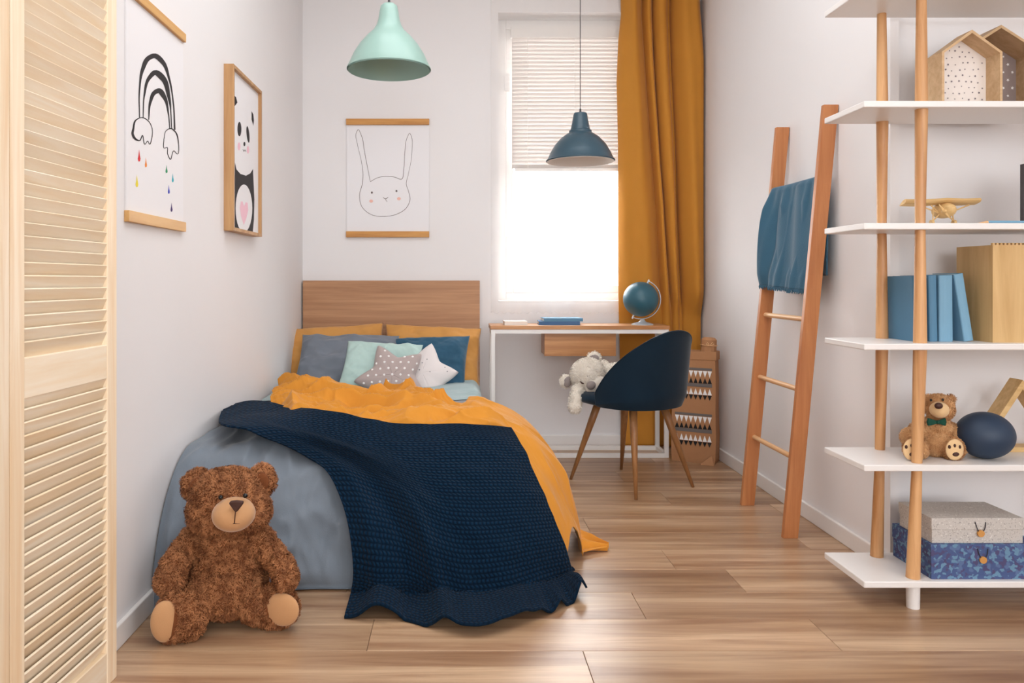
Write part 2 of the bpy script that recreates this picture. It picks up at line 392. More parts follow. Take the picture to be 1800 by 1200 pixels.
# ------------------------------------------------------------------ window, blind, sheer
win = struct(thing('window_1', '', '', (WX0, YB+.12, WZ0))); del win['label']; del win['category']
b = B(); fr = .055
yy0, yy1 = YB+.13, YB+.19
b.box(WX0, WX0+fr, yy0, yy1, WZ0, WZ1); b.box(WX1-fr, WX1, yy0, yy1, WZ0, WZ1); b.box(WX0+fr, WX1-fr, yy0, yy1, WZ0, WZ0+fr); b.box(WX0+fr, WX1-fr, yy0, yy1, WZ1-fr, WZ1)
b.make('window_frame', M['trim'], win, bevel=.004)
b = B(); s2 = .045
ax0, ax1, az0, az1 = WX0+fr, WX1-fr, WZ0+fr, WZ1-fr
b.box(ax0, ax0+s2, yy0+.01, yy1-.01, az0, az1); b.box(ax1-s2, ax1, yy0+.01, yy1-.01, az0, az1); b.box(ax0+s2, ax1-s2, yy0+.01, yy1-.01, az0, az0+s2); b.box(ax0+s2, ax1-s2, yy0+.01, yy1-.01, az1-s2, az1)
b.make('window_sash', M['trim'], win, bevel=.004)
b = B(); b.box(ax0+s2, ax1-s2, YB+.158, YB+.162, az0+s2, az1-s2); b.make('pane', M['glass'], win)
for z in (1.0, 1.02):
    pass
for hz in (1.32, 2.23):
    b = B(); b.box(WX0+.045, WX0+.075, yy0-.02, yy0, hz-.05, hz+.05); b.make('hinge', M['trim'], win)
b = B(); b.box(WX0, WX1, YB+.002, YB+.13, WZ0-.0, WZ0+.012); b.make('window_sill', M['trim'], win, bevel=.004)
bl = thing('venetian_blind', 'white slatted venetian blind half lowered in the window behind the sheer curtain', 'blind', (.38, YB+.10, 2.50))
b = B(); b.box(.345, 1.10, YB+.075, YB+.115, 2.50, 2.57); b.make('headrail', M['whitemetal'], bl)
z = 2.49; first = None
while z > 1.70:
    if first is None:
        bb = B(); c_, s_ = math.cos(.75), math.sin(.75)
        Mx = Matrix.Translation((0, YB+.095, z)) @ Matrix.Rotation(-.92, 4, 'X')
        bb.box(.352, 1.095, -.0145, .0145, -.0006, .0006, Mx); first = bb.make('slat', M['slat'], bl); z0 = z
    else:
        o = first.copy(); C.objects.link(o); o.location = (0, 0, z-z0)
    z -= .0245
b = B(); b.box(.37, 1.095, YB+.083, YB+.107, z-.004, z+.012); b.make('bottom_rail', M['whitemetal'], bl)
for x in (.45, .74, 1.02):
    b = B(); b.tube([(x, YB+.085, 2.51), (x, YB+.085, z)], .0014, 6); b.make('ladder_cord', M['trim'], bl)
n, mm = 260, 60
S = np.linspace(0, 1, n)[:, None]; T = np.linspace(0, 1, mm)[None, :]
V = np.zeros((n, mm, 3)); V[..., 0] = .215+S*.79+0*T
V[..., 1] = 4.632+.006*np.sin(S*2*PI*11+1.5*np.sin(T*3))*(.5+.5*T)+.006*np.sin(S*2*PI*3.3+T)
V[..., 2] = 2.86-T*(2.86-.805)+.006*np.sin(S*2*PI*17)*T
o = gridmesh('sheer_curtain', V, M['sheer'], origin=(.6, 4.632, .805)); tag(o, 'translucent white sheer curtain hanging across the bright window', 'curtain')

# mustard curtain
n, mm = 420, 120
V = np.zeros((n, mm, 3))
tt = np.linspace(0, 1, mm); z = 2.87-tt*2.865
ypx = CY-(z-H)/4.45*F                                   # where each height falls, used to place the folds
le = np.interp(z, [0, .7, 1.3, 1.8, 2.2, 2.45, 2.6, 2.87], [.985, .975, .968, .972, .965, .975, .99, .985])
re = np.interp(z, [0, .7, 1.5, 2.3, 2.6, 2.87], [1.462, 1.468, 1.474, 1.468, 1.446, 1.44])
c1 = np.interp(z, [0, .8, 1.3, 2.6], [1.24, 1.22, 1.19, 1.10]); c2 = np.interp(z, [0, .8, 1.3, 2.6], [1.285, 1.28, 1.235, 1.16]); c3 = np.interp(z, [0, .8, 1.3, 2.6], [1.33, 1.325, 1.305, 1.255])
low = sm(.95, .76, z)                                   # behind the desk the cloth is pressed to the wall
edges = [le, c1, c2, c3, re]; amp = [.085, .06, .075, .125]; gap = [0, .008, .009, .022]
for i in range(n):
    s = i/(n-1); x = le+(re-le)*s
    y = np.full(mm, 4.635)
    for k in range(4):
        q = np.clip((x-edges[k]-gap[k])/(edges[k+1]-edges[k]-gap[k]), 0, 1); ins_ = (x >= edges[k]) & (x <= edges[k+1])
        y = np.where(ins_, 4.64-amp[k]*np.sin(q*PI)**(.8, .8, .5, .5)[k]-(.012*np.sin(q*PI*3+z*1.1+k) if k in (0, 3) else 0)*np.sin(q*PI), y)
    y = y+.008*vnoise(x*18, z*1.3, 3)
    y = y+.008*np.sin(x*60+z*24)*sm(.4, .1, z)
    y = np.where(low > 0, y*(1-low)+np.clip(4.618+(y-4.60)*.35, 4.585, 4.65)*low, y)
    V[i, :, 0] = x*1.018+.004*vnoise(z*2.2, z*0+i*.02, 9); V[i, :, 1] = np.minimum(y, 4.652); V[i, :, 2] = z
V[..., 0] = np.minimum(V[..., 0], XR-.018)
o = gridmesh('window_curtain', V, M['curtain'], origin=(1.2, 4.48, .005), solid=.004)
tag(o, 'heavy mustard yellow floor-length curtain right of the window', 'curtain')

# ------------------------------------------------------------------ bed
bed = thing('bed', 'single bed with an oak-veneer headboard against the back wall under layered bedding', 'bed', (-.39, 4.6, 0))
b = B(); b.box(-.915, .148, 4.612, 4.645, .12, 1.0); b.make('headboard', M['oak'], bed, bevel=.002)
b = B(); b.box(-.90, .10, 2.72, 4.60, .10, .26); b.make('bed_base', M['oak'], bed, bevel=.004)
b = B(); b.box(-.895, .11, 2.72, 4.60, .26, .385); b.make('mattress', M['starwhite'], bed, bevel=.03)
for x, y in ((-.86, 2.8), (.05, 2.8), (-.86, 4.52), (.05, 4.52)):
    b = B(); b.tube([(x, y, .10), (x, y, 0)], [.025, .018], 12); b.make('leg', M['oak'], bed)

def hbed(X, Y, o=0.0, T=.455, fl=0.0):
    x0 = .05; Wr = .36*(1-sm(3.05, 3.9, Y))+.13*sm(3.05, 3.9, Y)
    y0 = 2.86-.17*sm(-.45, -.92, X)
    Wf = .38
    dx = np.maximum(X-x0, 0)/(Wr+o); dy = np.maximum(y0-Y, 0)/(Wf+o)
    d = np.sqrt(dx*dx+dy*dy)
    Tt = T-.03*sm(-.7, -.93, X)+.012*fbm(X*3, Y*3, 5)-.035*sm(3.3, 3.9, Y)
    zz = (Tt+o)*np.maximum(1-np.minimum(d, 1)**2.15, 0)**(1/1.75)
    return (zz**4+fl**4)**.25 if fl else zz
def hit(xs, ys, o, fl):
    xs = np.asarray(xs, float); ys = np.asarray(ys, float); D = np.full(xs.shape, 1.95); done = np.zeros(xs.shape, bool)
    def g(D): return (H-(ys-CY)/F*D)-hbed((xs-CX)/F*D, D, o, fl=fl)
    lo = D.copy(); hi = D.copy()
    for k in range(270):
        nd = D+.01; v = g(nd) < 0
        new = v & ~done; lo[new] = D[new]; hi[new] = nd[new]; done |= new; D = nd
    lo[~done] = 4.5; hi[~done] = 4.5
    for k in range(14):
        m_ = (lo+hi)/2; v = g(m_) < 0; hi = np.where(v, m_, hi); lo = np.where(v, lo, m_)
    D = hi; return np.stack([(xs-CX)/F*D, D, H-(ys-CY)/F*D], -1)
def crv(pts, n):
    """smooth resample of 2D/3D control points"""
    p = np.array(pts, float); m_ = len(p); d = np.r_[0, np.cumsum(np.linalg.norm(np.diff(p[:, :2], axis=0), axis=1))]; t = np.linspace(0, d[-1], n)
    tn = np.gradient(p, d, axis=0); i = np.clip(np.searchsorted(d, t, 'right')-1, 0, m_-2)
    hh = (d[i+1]-d[i])[:, None]; u = ((t-d[i])[:, None])/hh
    return (2*u**3-3*u**2+1)*p[i]+(u**3-2*u**2+u)*hh*tn[i]+(-2*u**3+3*u**2)*p[i+1]+(u**3-u**2)*hh*tn[i+1]
def coons(top, bot, left, right, n, m_):
    a = crv(top, n); b_ = crv(bot, n); c = crv(left, m_); d = crv(right, m_)
    u = np.linspace(0, 1, n)[:, None, None]; v = np.linspace(0, 1, m_)[None, :, None]
    return (1-v)*a[:, None]+v*b_[:, None]+(1-u)*c[None]+u*d[None]-((1-u)*(1-v)*a[0]+u*(1-v)*a[-1]+(1-u)*v*b_[0]+u*v*b_[-1])

# duvet: grid over the plan of the bed, dense where it falls
def planline(a, b_, e, n):  # from a (flat) to b_ (edge), denser near e
    return a+(b_-a)*(1-(1-np.linspace(0, 1, n))**e)
xs = np.r_[np.linspace(XL+.006, .05, 110), .05+.342*np.sin(np.linspace(0, PI/2, 70))[1:]]
n = len(xs)
vv = np.linspace(0, 1, 150)
V = np.zeros((n, 150, 3))
for i, X in enumerate(xs):
    y0 = 2.86-.17*float(sm(-.45, -.92, X)); dx = max(X-.05, 0)/.345; Wf = .38*math.sqrt(max(1-dx*dx, .0004))
    Y = np.where(vv < .55, 3.74-(3.74-y0)*vv/.55, y0-Wf*np.sin((vv-.55)/.45*PI/2)*.9995)
    V[i, :, 0] = X; V[i, :, 1] = Y
wy = (.36*(1-sm(3.05, 3.9, V[..., 1]))+.13*sm(3.05, 3.9, V[..., 1])-.012)/.348
V[..., 0] = np.where(V[..., 0] > .05, .05+(V[..., 0]-.05)*wy, V[..., 0])
V[..., 2] = np.maximum(hbed(V[..., 0], V[..., 1], -.012, T=.467, fl=0), .004)
N_ = gnormals(V); N_ *= np.sign(N_[..., 2:3]+1e-6)
X, Y, Z = V[..., 0], V[..., 1], V[..., 2]
low = sm(.42, .2, Z)
wr = .012*ridge(X*5+Z*2, Y*1.5+Z*1.5, 11)+.010*fbm(X*9, Z*4+Y*3, 21)+.008*np.maximum(ridge(X*7+Z*5, Z*3-X*3, 27), 0)**2+.003*ridge(X*26+Z*9, Z*16-X*6, 28)+.007*np.abs(ridge(X*11-Z*4, Z*5+Y, 31))**2+.016*low*ridge(X*6.5+Z*1.2, Z*1.3+.5, 36)**2+.006*ridge(X*17+Z*6, Z*11, 39)*low
wr *= sm(.0, .06, Z)*sm(XL, XL+.06, X)*(1-.85*sm(-.15, .1, X))*(1-.8*sm(2.95, 3.2, Y))
V += N_*(wr*1.45)[..., None]; V[..., 0] = np.clip(V[..., 0], XL+.006, .5); V[..., 2] = np.maximum(V[..., 2], .004)
o = gridmesh('duvet', V, M['duvet'], origin=(-.4, 2.6, .004), solid=0)
tag(o, 'grey-blue linen duvet spilling over the foot of the bed to the floor', 'duvet')

# fitted sheet near the pillows
n = 90; V = np.zeros((n, 60, 3)); xs = np.r_[np.linspace(XL+.012, .09, 64), .09+.075*np.sin(np.linspace(0, PI/2, 27))[1:]]
V[..., 0] = xs[:, None]; V[..., 1] = np.linspace(3.60, 4.605, 60)[None]
d = np.clip((V[..., 0]-.09)/.0752, 0, 1)
V[..., 2] = .10+.335*np.maximum(1-d**2.4, 0)**.4+.006*ridge(V[..., 0]*3, V[..., 1]*9, 8)+.004*fbm(V[..., 0]*12, V[..., 1]*14, 18)+.012*sm(-.1,.1,V[...,0])*ridge(V[..., 0]*2+1.5, V[..., 1]*12, 48)
o = gridmesh('bed_sheet', V, M['sheet'], origin=(-.38, 4.0, .1)); tag(o, 'pale mint bed sheet showing between the pillows and the mustard throw', 'sheet')

# navy knitted blanket
top = [(392, 714), (440, 706), (520, 718), (620, 736), (720, 742), (810, 744), (898, 752)]
bot = [(605, 1080), (655, 1084), (705, 1084), (760, 1098), (835, 1112), (920, 1092), (985, 1064), (1033, 1042)]
lft = [(392, 714), (385, 742), (440, 768), (520, 792), (572, 826), (600, 880), (618, 960), (620, 1020), (605, 1080)]
rgt = [(898, 752), (925, 795), (950, 850), (968, 905), (984, 955), (1003, 1005), (1033, 1042)]
n, mm = 300, 340
Q = coons(top, bot, lft, rgt, n, mm)
V = hit(Q[..., 0], Q[..., 1], .058, .014)
for _ in range(3):
    V[1:-1, 1:-1] = (V[1:-1, 1:-1]*4+V[:-2, 1:-1]+V[2:, 1:-1]+V[1:-1, :-2]+V[1:-1, 2:])/8
uv = arcuv(V)
N_ = gnormals(V); N_ *= np.sign((N_*(np.array([0, 0, H])-V)).sum(-1, keepdims=True))
u, v = np.meshgrid(np.linspace(0, 1, n), np.linspace(0, 1, mm), indexing='ij')
# long folds: rope-like ridges over the top left, fan folds down the front, ruffle at the lower right
f1 = .020*ridge(v*5.5-u*1.2, u*2.5, 41)*sm(.55, .12, v)*sm(.75, .3, u)
f2 = .030*np.exp(-((u-.30-.10*v)/.05)**2)*sm(.35, .7, v)+.022*np.exp(-((u-.07-.05*v)/.05)**2)*sm(.3, .6, v)-.022*np.exp(-((u-.18-.08*v)/.05)**2)*sm(.3, .7, v)
f3 = .030*vnoise(u*5.5+v*1.2, v*1.6, 57)*sm(.45, 1, v)+.012*fbm(u*5, v*4, 51)+.012*sm(.5, .1, v)*sm(.5, .2, u)
f4 = .02*np.sin(u*70+v*9)*sm(.72, .95, u)*sm(.86, 1, v)+.03*np.exp(-((u-.98)/.05)**2)*sm(.85, .97, v)
V += N_*(f1+f2+f3+f4+.004)[..., None]
V[..., 2] = np.maximum(V[..., 2], .009); V[..., 0] = np.maximum(V[..., 0], XL+.012)
o = gridmesh('knitted_blanket', V, M['navyknit'], origin=(.0, 2.5, .004), uv=uv, solid=.0)
md = o.modifiers.new('solid', 'SOLIDIFY'); md.thickness = .007; md.offset = 1
tag(o, 'chunky navy blue knitted blanket draped over the foot of the bed onto the floor', 'blanket')
nvy = o

# mustard throw across the bed and down its right side
farp = [(486, 692), (540, 692), (620, 696), (700, 697), (760, 706), (810, 718)]
nearp = [(470, 728), (520, 742), (600, 760), (660, 768), (740, 772), (800, 774), (850, 778), (880, 784), (900, 792)]
sidep = [(915, 812), (932, 848), (948, 890), (960, 930), (970, 962)]
ft = hit([p_[0] for p_ in farp], [p_[1] for p_ in farp], .03, .01)[:, :2]; nr = hit([p_[0] for p_ in nearp+sidep], [p_[1] for p_ in nearp+sidep], .03, .01)[:, :2]
ft[:, 0] = np.clip(ft[:, 0], XL+.02, .2); nr[:, 0] = np.maximum(nr[:, 0], XL+.02)
ft = np.r_[ft, [[.10, 3.30], [.16, 3.25], [.22, 3.21], [.28, 3.18], [.345, 3.15], [.40, 3.13], [.43, 3.10], [.445, 3.06], [.47, 3.02], [.52, 2.93], [.56, 2.865]]]
nr = np.r_[nr, [[.40, 2.71], [.445, 2.77], [.49, 2.80], [.548, 2.825]]]
n, mm = 460, 170
a = crv(ft, n); c = crv(nr, n); vv = np.linspace(0, 1, mm)[None, :, None]
pl = a[:, None]*(1-vv)+c[:, None]*vv
V = np.zeros((n, mm, 3)); V[..., :2] = pl; V[..., 2] = hbed(pl[..., 0], pl[..., 1], .036, fl=.010)
X_ = pl[..., 0]; V[..., 0] += .012*sm(.2, .34, X_)
for _ in range(4): V[1:-1, 1:-1] = (V[1:-1, 1:-1]*4+V[:-2, 1:-1]+V[2:, 1:-1]+V[1:-1, :-2]+V[1:-1, 2:])/8
N_ = gnormals(V); N_ *= np.sign(N_[..., 2:3]+1e-6)
u, v = np.meshgrid(np.linspace(0, 1, n), np.linspace(0, 1, mm), indexing='ij')
fade = sm(.99, .78, v)
rg2 = lambda a_, b_, sd: np.maximum(ridge(a_, b_, sd), 0)**1.6
pa, pb = pl[..., 0], pl[..., 1]
wr = .054*rg2(pa*2.2+.9, pb*6.5+pa*2.2+.35, 63)*fade+.032*rg2(pa*4.5+pb*1.5, pb*12-pa*4, 73)*fade+.011*rg2(pa*10+pb*3, pb*24+pa*5, 93)+.004*fbm(u*36, v*20, 83)
wr += .012*np.exp(-((v-.10)/.09)**2)*(.6+.4*np.sin(u*19))+.012*np.exp(-((u-.05)/.05)**2)*sm(.8, .2, v)
wr = wr*sm(1, .9, u)+.014*np.sin(v*14+2)*sm(.9, 1, u)-.006
side = sm(.60, .70, u); wr = wr*(1-side*.75)+side*(.004+.009*np.sin(v*13+u*8))
V += N_*np.maximum(wr, -.006)[..., None]; V[..., 0] = np.maximum(V[..., 0], XL+.01); V[..., 2] = np.maximum(V[..., 2], .006)
o = gridmesh('throw_blanket', V, M['ochre'], origin=(.3, 3.1, .004))
md = o.modifiers.new('solid', 'SOLIDIFY'); md.thickness = .003; md.offset = 1
tag(o, 'crumpled mustard cotton throw across the middle of the bed, one end on the floor', 'throw')

# pillows
def pillow(name, label, mt, tl, tr, br, bl_, thick, seed, group=None, cat='pillow', n=56, puff=.5, wob=.018):
    """four corner points (m), fattened on both sides"""
    tl, tr, br, bl_ = [np.array(p_) for p_ in (tl, tr, br, bl_)]
    u, v = np.meshgrid(np.linspace(0, 1, n), np.linspace(0, 1, n), indexing='ij'); U = u[..., None]; W_ = v[..., None]
    base = (1-W_)*((1-U)*tl+U*tr)+W_*((1-U)*bl_+U*br)
    cen = base.mean(axis=(0, 1)); pin = .045*(1-(2*u-1)**2)*(2*v-1)**8+.045*(1-(2*v-1)**2)*(2*u-1)**8
    base = base+(cen-base)*pin[..., None]
    nr_ = np.cross(tr-tl, bl_-tl); nr_ = nr_/np.linalg.norm(nr_)
    if nr_[1] > 0: nr_ = -nr_
    prof = (np.maximum((1-(2*u-1)**2)*(1-(2*v-1)**2), 0))**puff
    wrk = wob*ridge(u*3+seed, v*2.5, seed)+wob*.6*fbm(u*7, v*7, seed+3)
    A = base+nr_*(prof*thick*.6+wrk*np.minimum(prof*2, 1))[..., None]; Bk = base-nr_*(prof*thick*.4)[..., None]
    org = (cen[0], cen[1], min(tl[2], bl_[2], br[2]))
    vs = np.r_[A.reshape(-1, 3), Bk.reshape(-1, 3)]-np.array(org)
    idx = np.arange(n*n).reshape(n, n); q = np.stack([idx[:-1, :-1], idx[1:, :-1], idx[1:, 1:], idx[:-1, 1:]], -1).reshape(-1, 4)
    qs = np.r_[q, q[:, ::-1]+n*n]
    me = bpy.data.meshes.new(name); me.from_pydata(vs.tolist(), [], qs.tolist()); me.materials.append(mt)
    bm = bmesh.new(); bm.from_mesh(me); bmesh.ops.remove_doubles(bm, verts=bm.verts[:], dist=.0004); bmesh.ops.recalc_face_normals(bm, faces=bm.faces[:]); bm.to_mesh(me); bm.free()
    me.polygons.foreach_set('use_smooth', [True]*len(me.polygons))
    o = link(name, me, None, org); return tag(o, label, cat, group)
pillow('pillow', 'mustard linen pillow at the left of the headboard behind the grey pillow', M['pillowochre'], P(508, 578, 4.50), P(674, 567, 4.56), P(672, 690, 4.36), P(500, 695, 4.30), .13, 2)
pillow('pillow', 'mustard linen pillow at the right of the headboard behind the blue pillow', M['pillowochre'], P(677, 569, 4.56), P(846, 577, 4.54), P(843, 692, 4.36), P(680, 690, 4.36), .13, 5)
pillow('pillow', 'grey linen pillow leaning on the left mustard pillow', M['pillowgrey'], P(532, 588, 4.36), P(702, 590, 4.40), P(700, 688, 4.16), P(512, 686, 4.14), .13, 8)
pillow('pillow', 'deep blue linen pillow leaning on the right mustard pillow', M['pillowblue'], P(676, 597, 4.42), P(826, 590, 4.40), P(817, 688, 4.20), P(690, 688, 4.24), .12, 12)
pillow('pillow', 'small pale mint cushion behind the two star cushions', M['pillowmint'], P(612, 599, 4.24), P(744, 606, 4.26), P(728, 690, 4.06), P(592, 684, 4.02), .10, 15, cat='cushion')
def star(name, label, mt, c, R, ri, tilt, spin, thick, dotmat, dots, dsize, kind):
    """five-pointed puffy cushion"""
    n, m_ = 120, 14
    Mx = Matrix.Translation(c) @ Euler((tilt[0], 0, tilt[1])).to_matrix().to_4x4()
    def rad(a):
        k = ((a-spin)/(2*PI/5)) % 1; t = abs(k-.5)*2        # 1 at the tips
        return ri+(R-ri)*t**1.7
    b = B(); rings = []
    for side in (1, -1):
        prev = None
        cv = b.bm.verts.new(Mx @ Vector((0, -side*thick*.5, 0)))
        for j in range(1, m_+1):
            f = j/m_
            if side == -1 and j == m_: ring = rings[-1]
            else:
                ring = []
                for i in range(n):
                    a = 2*PI*i/n; r = rad(a)*f; rr = .55*ri+.45*rad(a)
                    h = thick*.5*max(1-f**2.2, 0)**.6*min(1, ri*1.2/max(rr, ri)*1.0)
                    ring.append(b.bm.verts.new(Mx @ Vector((r*math.cos(a), -side*h, r*math.sin(a)))))
                if side == 1 and j == m_: rings.append(ring)
            if prev is None:
                for i in range(n): b.face([cv, ring[i], ring[(i+1) % n]])
            else:
                for i in range(n): b.face([prev[i], ring[i], ring[(i+1) % n], prev[(i+1) % n]])
            prev = ring
    low = min((Mx @ Vector((R*math.cos(a), 0, R*math.sin(a)))).z for a in (spin+2*PI/5*k for k in range(5)))
    o = b.make(name, mt, origin=(c[0], c[1], low), smooth=True); tag(o, label, 'cushion')
    pb = B(); rg = random.Random(3)
    for (dx, dz) in dots:
        a = math.atan2(dz, dx); r = math.hypot(dx, dz); rr = rad(a)
        if r > rr*.88: continue
        f = r/rr; r2 = .55*ri+.45*rr; h = thick*.5*(1-f**2.2)**.6*min(1, ri*1.2/max(r2, ri))
        pb.ell(Mx @ Vector((dx, -h, dz)), (dsize, .0035, dsize) if kind else (dsize, .003, dsize*.7), (tilt[0]-dz*1.5, 0, tilt[1]+dx*1.2), 1)
    pb.make('star_print', dotmat, o)
    return o
hexd = [(i*.042+(j % 2)*.021, j*.036) for i in range(-5, 6) for j in range(-5, 6)]
star('star_cushion', 'grey star-shaped cushion with a print of small white stars', M['stargrey'], P(690, 664, 4.02), .205, .120, (-.5, .05), math.radians(113), .10, M['whiteprint'], hexd, .0072, 1)
rg = random.Random(8)
star('star_cushion', 'white star-shaped cushion with tiny grey specks, behind the grey star', M['starwhite'], P(743, 660, 4.13), .195, .122, (-.5, -.05), .10, .10, M['greyprint'], [(rg.uniform(-.15, .15), rg.uniform(-.12, .15)) for _ in range(26)], .004, 0)

# ------------------------------------------------------------------ plush animals
def plush(blobs, name, mt, parent, vox=.006, smooth=6, tuft=0.0, cell=80, skip=()):
    b = B()
    for c, r, rot in blobs: b.ell(c, r, rot, 3)
    o = b.make(name, mt, parent)
    m1 = o.modifiers.new('r', 'REMESH'); m1.mode = 'VOXEL'; m1.voxel_size = vox
    m2 = o.modifiers.new('s', 'SMOOTH'); m2.iterations = smooth; m2.factor = .6
    bpy.context.view_layer.update()
    dg = bpy.context.evaluated_depsgraph_get(); me = bpy.data.meshes.new_from_object(o.evaluated_get(dg))
    o.modifiers.clear(); o.data = me
    if not me.materials: me.materials.append(mt)
    if tuft:                                            # curly plush: the pile stands up in tufts
        og = np.array(ORG[o]); nv = len(me.vertices); co = np.empty(nv*3); me.vertices.foreach_get('co', co); co = co.reshape(-1, 3)
        no = np.empty(nv*3); me.vertices.foreach_get('normal', no); no = no.reshape(-1, 3); wv = co+og; live = np.ones(nv)
        for c, r in skip: live *= sm(.8, 1.1, np.linalg.norm((wv-np.array(c))/np.array(r), axis=1))
        q = wv*cell; ci = np.floor(q).astype(int); best = np.full(nv, 9.0); jt = np.random.default_rng(5).random((32, 32, 32, 3))
        for dx in (-1, 0, 1):
            for dy in (-1, 0, 1):
                for dz in (-1, 0, 1):
                    cc_ = ci+np.array([dx, dy, dz]); pt = cc_+jt[cc_[:, 0] % 32, cc_[:, 1] % 32, cc_[:, 2] % 32]
                    best = np.minimum(best, np.linalg.norm(q-pt, axis=1))
        co = co+no*(live*tuft*(.55-np.minimum(best, 1)))[:, None]; co[:, 2] = np.maximum(co[:, 2], .002)
        me.vertices.foreach_set('co', co.reshape(-1))
        me.update()
    me.polygons.foreach_set('use_smooth', [True]*len(me.polygons))
    return o
def fur(body, name, mt, count, length, width, curl, skip=(), seed=1):
    """short curly strands rooted on the body surface; skip: (centre, radius) balls left bald (world)"""
    me = body.data; me.calc_loop_triangles(); rng = np.random.default_rng(seed)
    co = np.empty(len(me.vertices)*3); me.vertices.foreach_get('co', co); co = co.reshape(-1, 3)
    tr_ = np.empty(len(me.loop_triangles)*3, int); me.loop_triangles.foreach_get('vertices', tr_); tr_ = tr_.reshape(-1, 3)
    A, B_, C_ = co[tr_[:, 0]], co[tr_[:, 1]], co[tr_[:, 2]]; cr = np.cross(B_-A, C_-A); ar = np.linalg.norm(cr, axis=1)
    k = rng.choice(len(ar), count, p=ar/ar.sum()); r1 = np.sqrt(rng.random(count))[:, None]; r2 = rng.random(count)[:, None]
    p0 = (1-r1)*A[k]+r1*(1-r2)*B_[k]+r1*r2*C_[k]; nm = cr[k]/ar[k][:, None]
    wp = p0+np.array(ORG[body]); ok = np.ones(count, bool)
    for c, r in skip: ok &= np.linalg.norm((wp-np.array(c))/np.array(r), axis=1) > 1
    p0, nm = p0[ok], nm[ok]; c = len(p0)
    # clumps share a lean direction
    lean = np.stack([fbm(p0[:, 0]*70+q*9, p0[:, 2]*70+p0[:, 1]*50, seed+q, 2) for q in range(3)], 1)+rng.normal(0, .45, (c, 3))+np.array([0, 0, -.35])
    lean -= nm*(lean*nm).sum(1, keepdims=True); lean /= np.linalg.norm(lean, axis=1, keepdims=True)+1e-9
    sd = np.cross(nm, lean); L_ = length*rng.uniform(.6, 1.2, c)[:, None]; W_ = width*rng.uniform(.7, 1.3, c)[:, None]
    tone = (.5+.35*fbm(p0[:, 0]*60+p0[:, 1]*33, p0[:, 2]*60-p0[:, 1]*20, seed+9, 2)+rng.normal(0, .14, c)).clip(0, 1)
    r0 = p0-nm*.001; r1_ = p0+nm*L_*.5+lean*L_*.22*curl; r2_ = p0+nm*L_*.82+lean*L_*.75*curl; r3_ = p0+nm*L_*.66+lean*L_*1.15*curl
    vs = np.stack([r0-sd*W_, r0+sd*W_, r1_-sd*W_, r1_+sd*W_, r2_-sd*W_*.8, r2_+sd*W_*.8, r3_-sd*W_*.3, r3_+sd*W_*.3], 1).reshape(-1, 3)
    bs = (np.arange(c)*8)[:, None]; q = np.concatenate([bs+np.array([0, 1, 3, 2]), bs+np.array([2, 3, 5, 4]), bs+np.array([4, 5, 7, 6])], 0)
    me2 = bpy.data.meshes.new(name); me2.vertices.add(len(vs)); me2.vertices.foreach_set('co', vs.astype(np.float32).reshape(-1))
    me2.loops.add(q.size); me2.loops.foreach_set('vertex_index', q.reshape(-1).astype(np.int32)); me2.polygons.add(len(q))
    me2.polygons.foreach_set('loop_start', (np.arange(len(q))*4).astype(np.int32)); me2.polygons.foreach_set('use_smooth', [True]*len(q)); me2.update(calc_edges=True)
    ca = me2.attributes.new('tone', 'FLOAT', 'POINT'); ca.data.foreach_set('value', np.repeat(tone, 8).astype(np.float32))
    me2.materials.append(mt); o = link(name, me2, body); o['kind'] = 'stuff'; return o

# big brown teddy
tb = thing('teddy_bear', 'large brown curly teddy bear sitting on the floor against the bed', 'teddy bear', (-.66, 2.27, 0))
E = lambda x, y, D, r, rot=(0, 0, 0): (P(x, y, D), r, rot)
sc = .00168
blobs = [E(402, 878, 2.27, (.112, .100, .094)), E(384, 898, 2.26, (.090, .085, .070)), E(424, 898, 2.25, (.086, .085, .070)),
         E(349, 853, 2.29, (.050, .026, .050), (0, 0, .3)), E(462, 843, 2.30, (.042, .026, .046), (0, 0, -.3)),
         E(398, 940, 2.29, (.085, .08, .05)), E(400, 975, 2.29, (.105, .09, .08)), E(401, 1015, 2.28, (.116, .10, .105)), E(401, 1030, 2.265, (.108, .11, .088)),
         E(343, 952, 2.28, (.048, .046, .046)), E(322, 972, 2.25, (.040, .042, .056), (0, .55, 0)), E(305, 1000, 2.20, (.040, .040, .058), (0, .3, 0)), E(299, 1020, 2.17, (.042, .042, .042)),
         E(455, 950, 2.28, (.046, .045, .045)), E(478, 972, 2.26, (.036, .040, .056), (0, -.6, 0)), E(498, 1000, 2.22, (.034, .038, .054), (0, -.3, 0)), E(502, 1016, 2.20, (.035, .038, .038)),
         E(352, 1056, 2.20, (.054, .075, .054)), E(340, 1066, 2.18, (.052, .06, .054)), E(326, 1083, 2.14, (.060, .042, .070), (0, 0, .25)), E(304, 1086, 2.135, (.046, .042, .072), (.0, 0, .45)),
         E(453, 1062, 2.23, (.054, .065, .052)), E(464, 1064, 2.23, (.056, .055, .054)), E(480, 1066, 2.212, (.082, .040, .062), (0, -.22, -.3))]
skips = [(P(411, 903, 2.13), (.066, .075, .053)), (P(290, 1091, 2.095), (.034, .036, .054)), (P(495, 1071, 2.165), (.046, .034, .042)), (P(388, 875, 2.165), (.010, .03, .010)), (P(431, 872, 2.165), (.010, .03, .010))]
body = plush(blobs, 'body', M['furbase'], tb, .0048, 4, .009, 74, skips)
fur(body, 'fur', M['fur'], 90000, .0075, .0008, .9, skips, 3)
b = B(); b.ell(P(411, 903, 2.175), (.060, .066, .047), (0, 0, 0), 4); b.make('muzzle', M['muzzle'], tb, smooth=True)
b = B(); c0 = P(415, 889, 2.112)
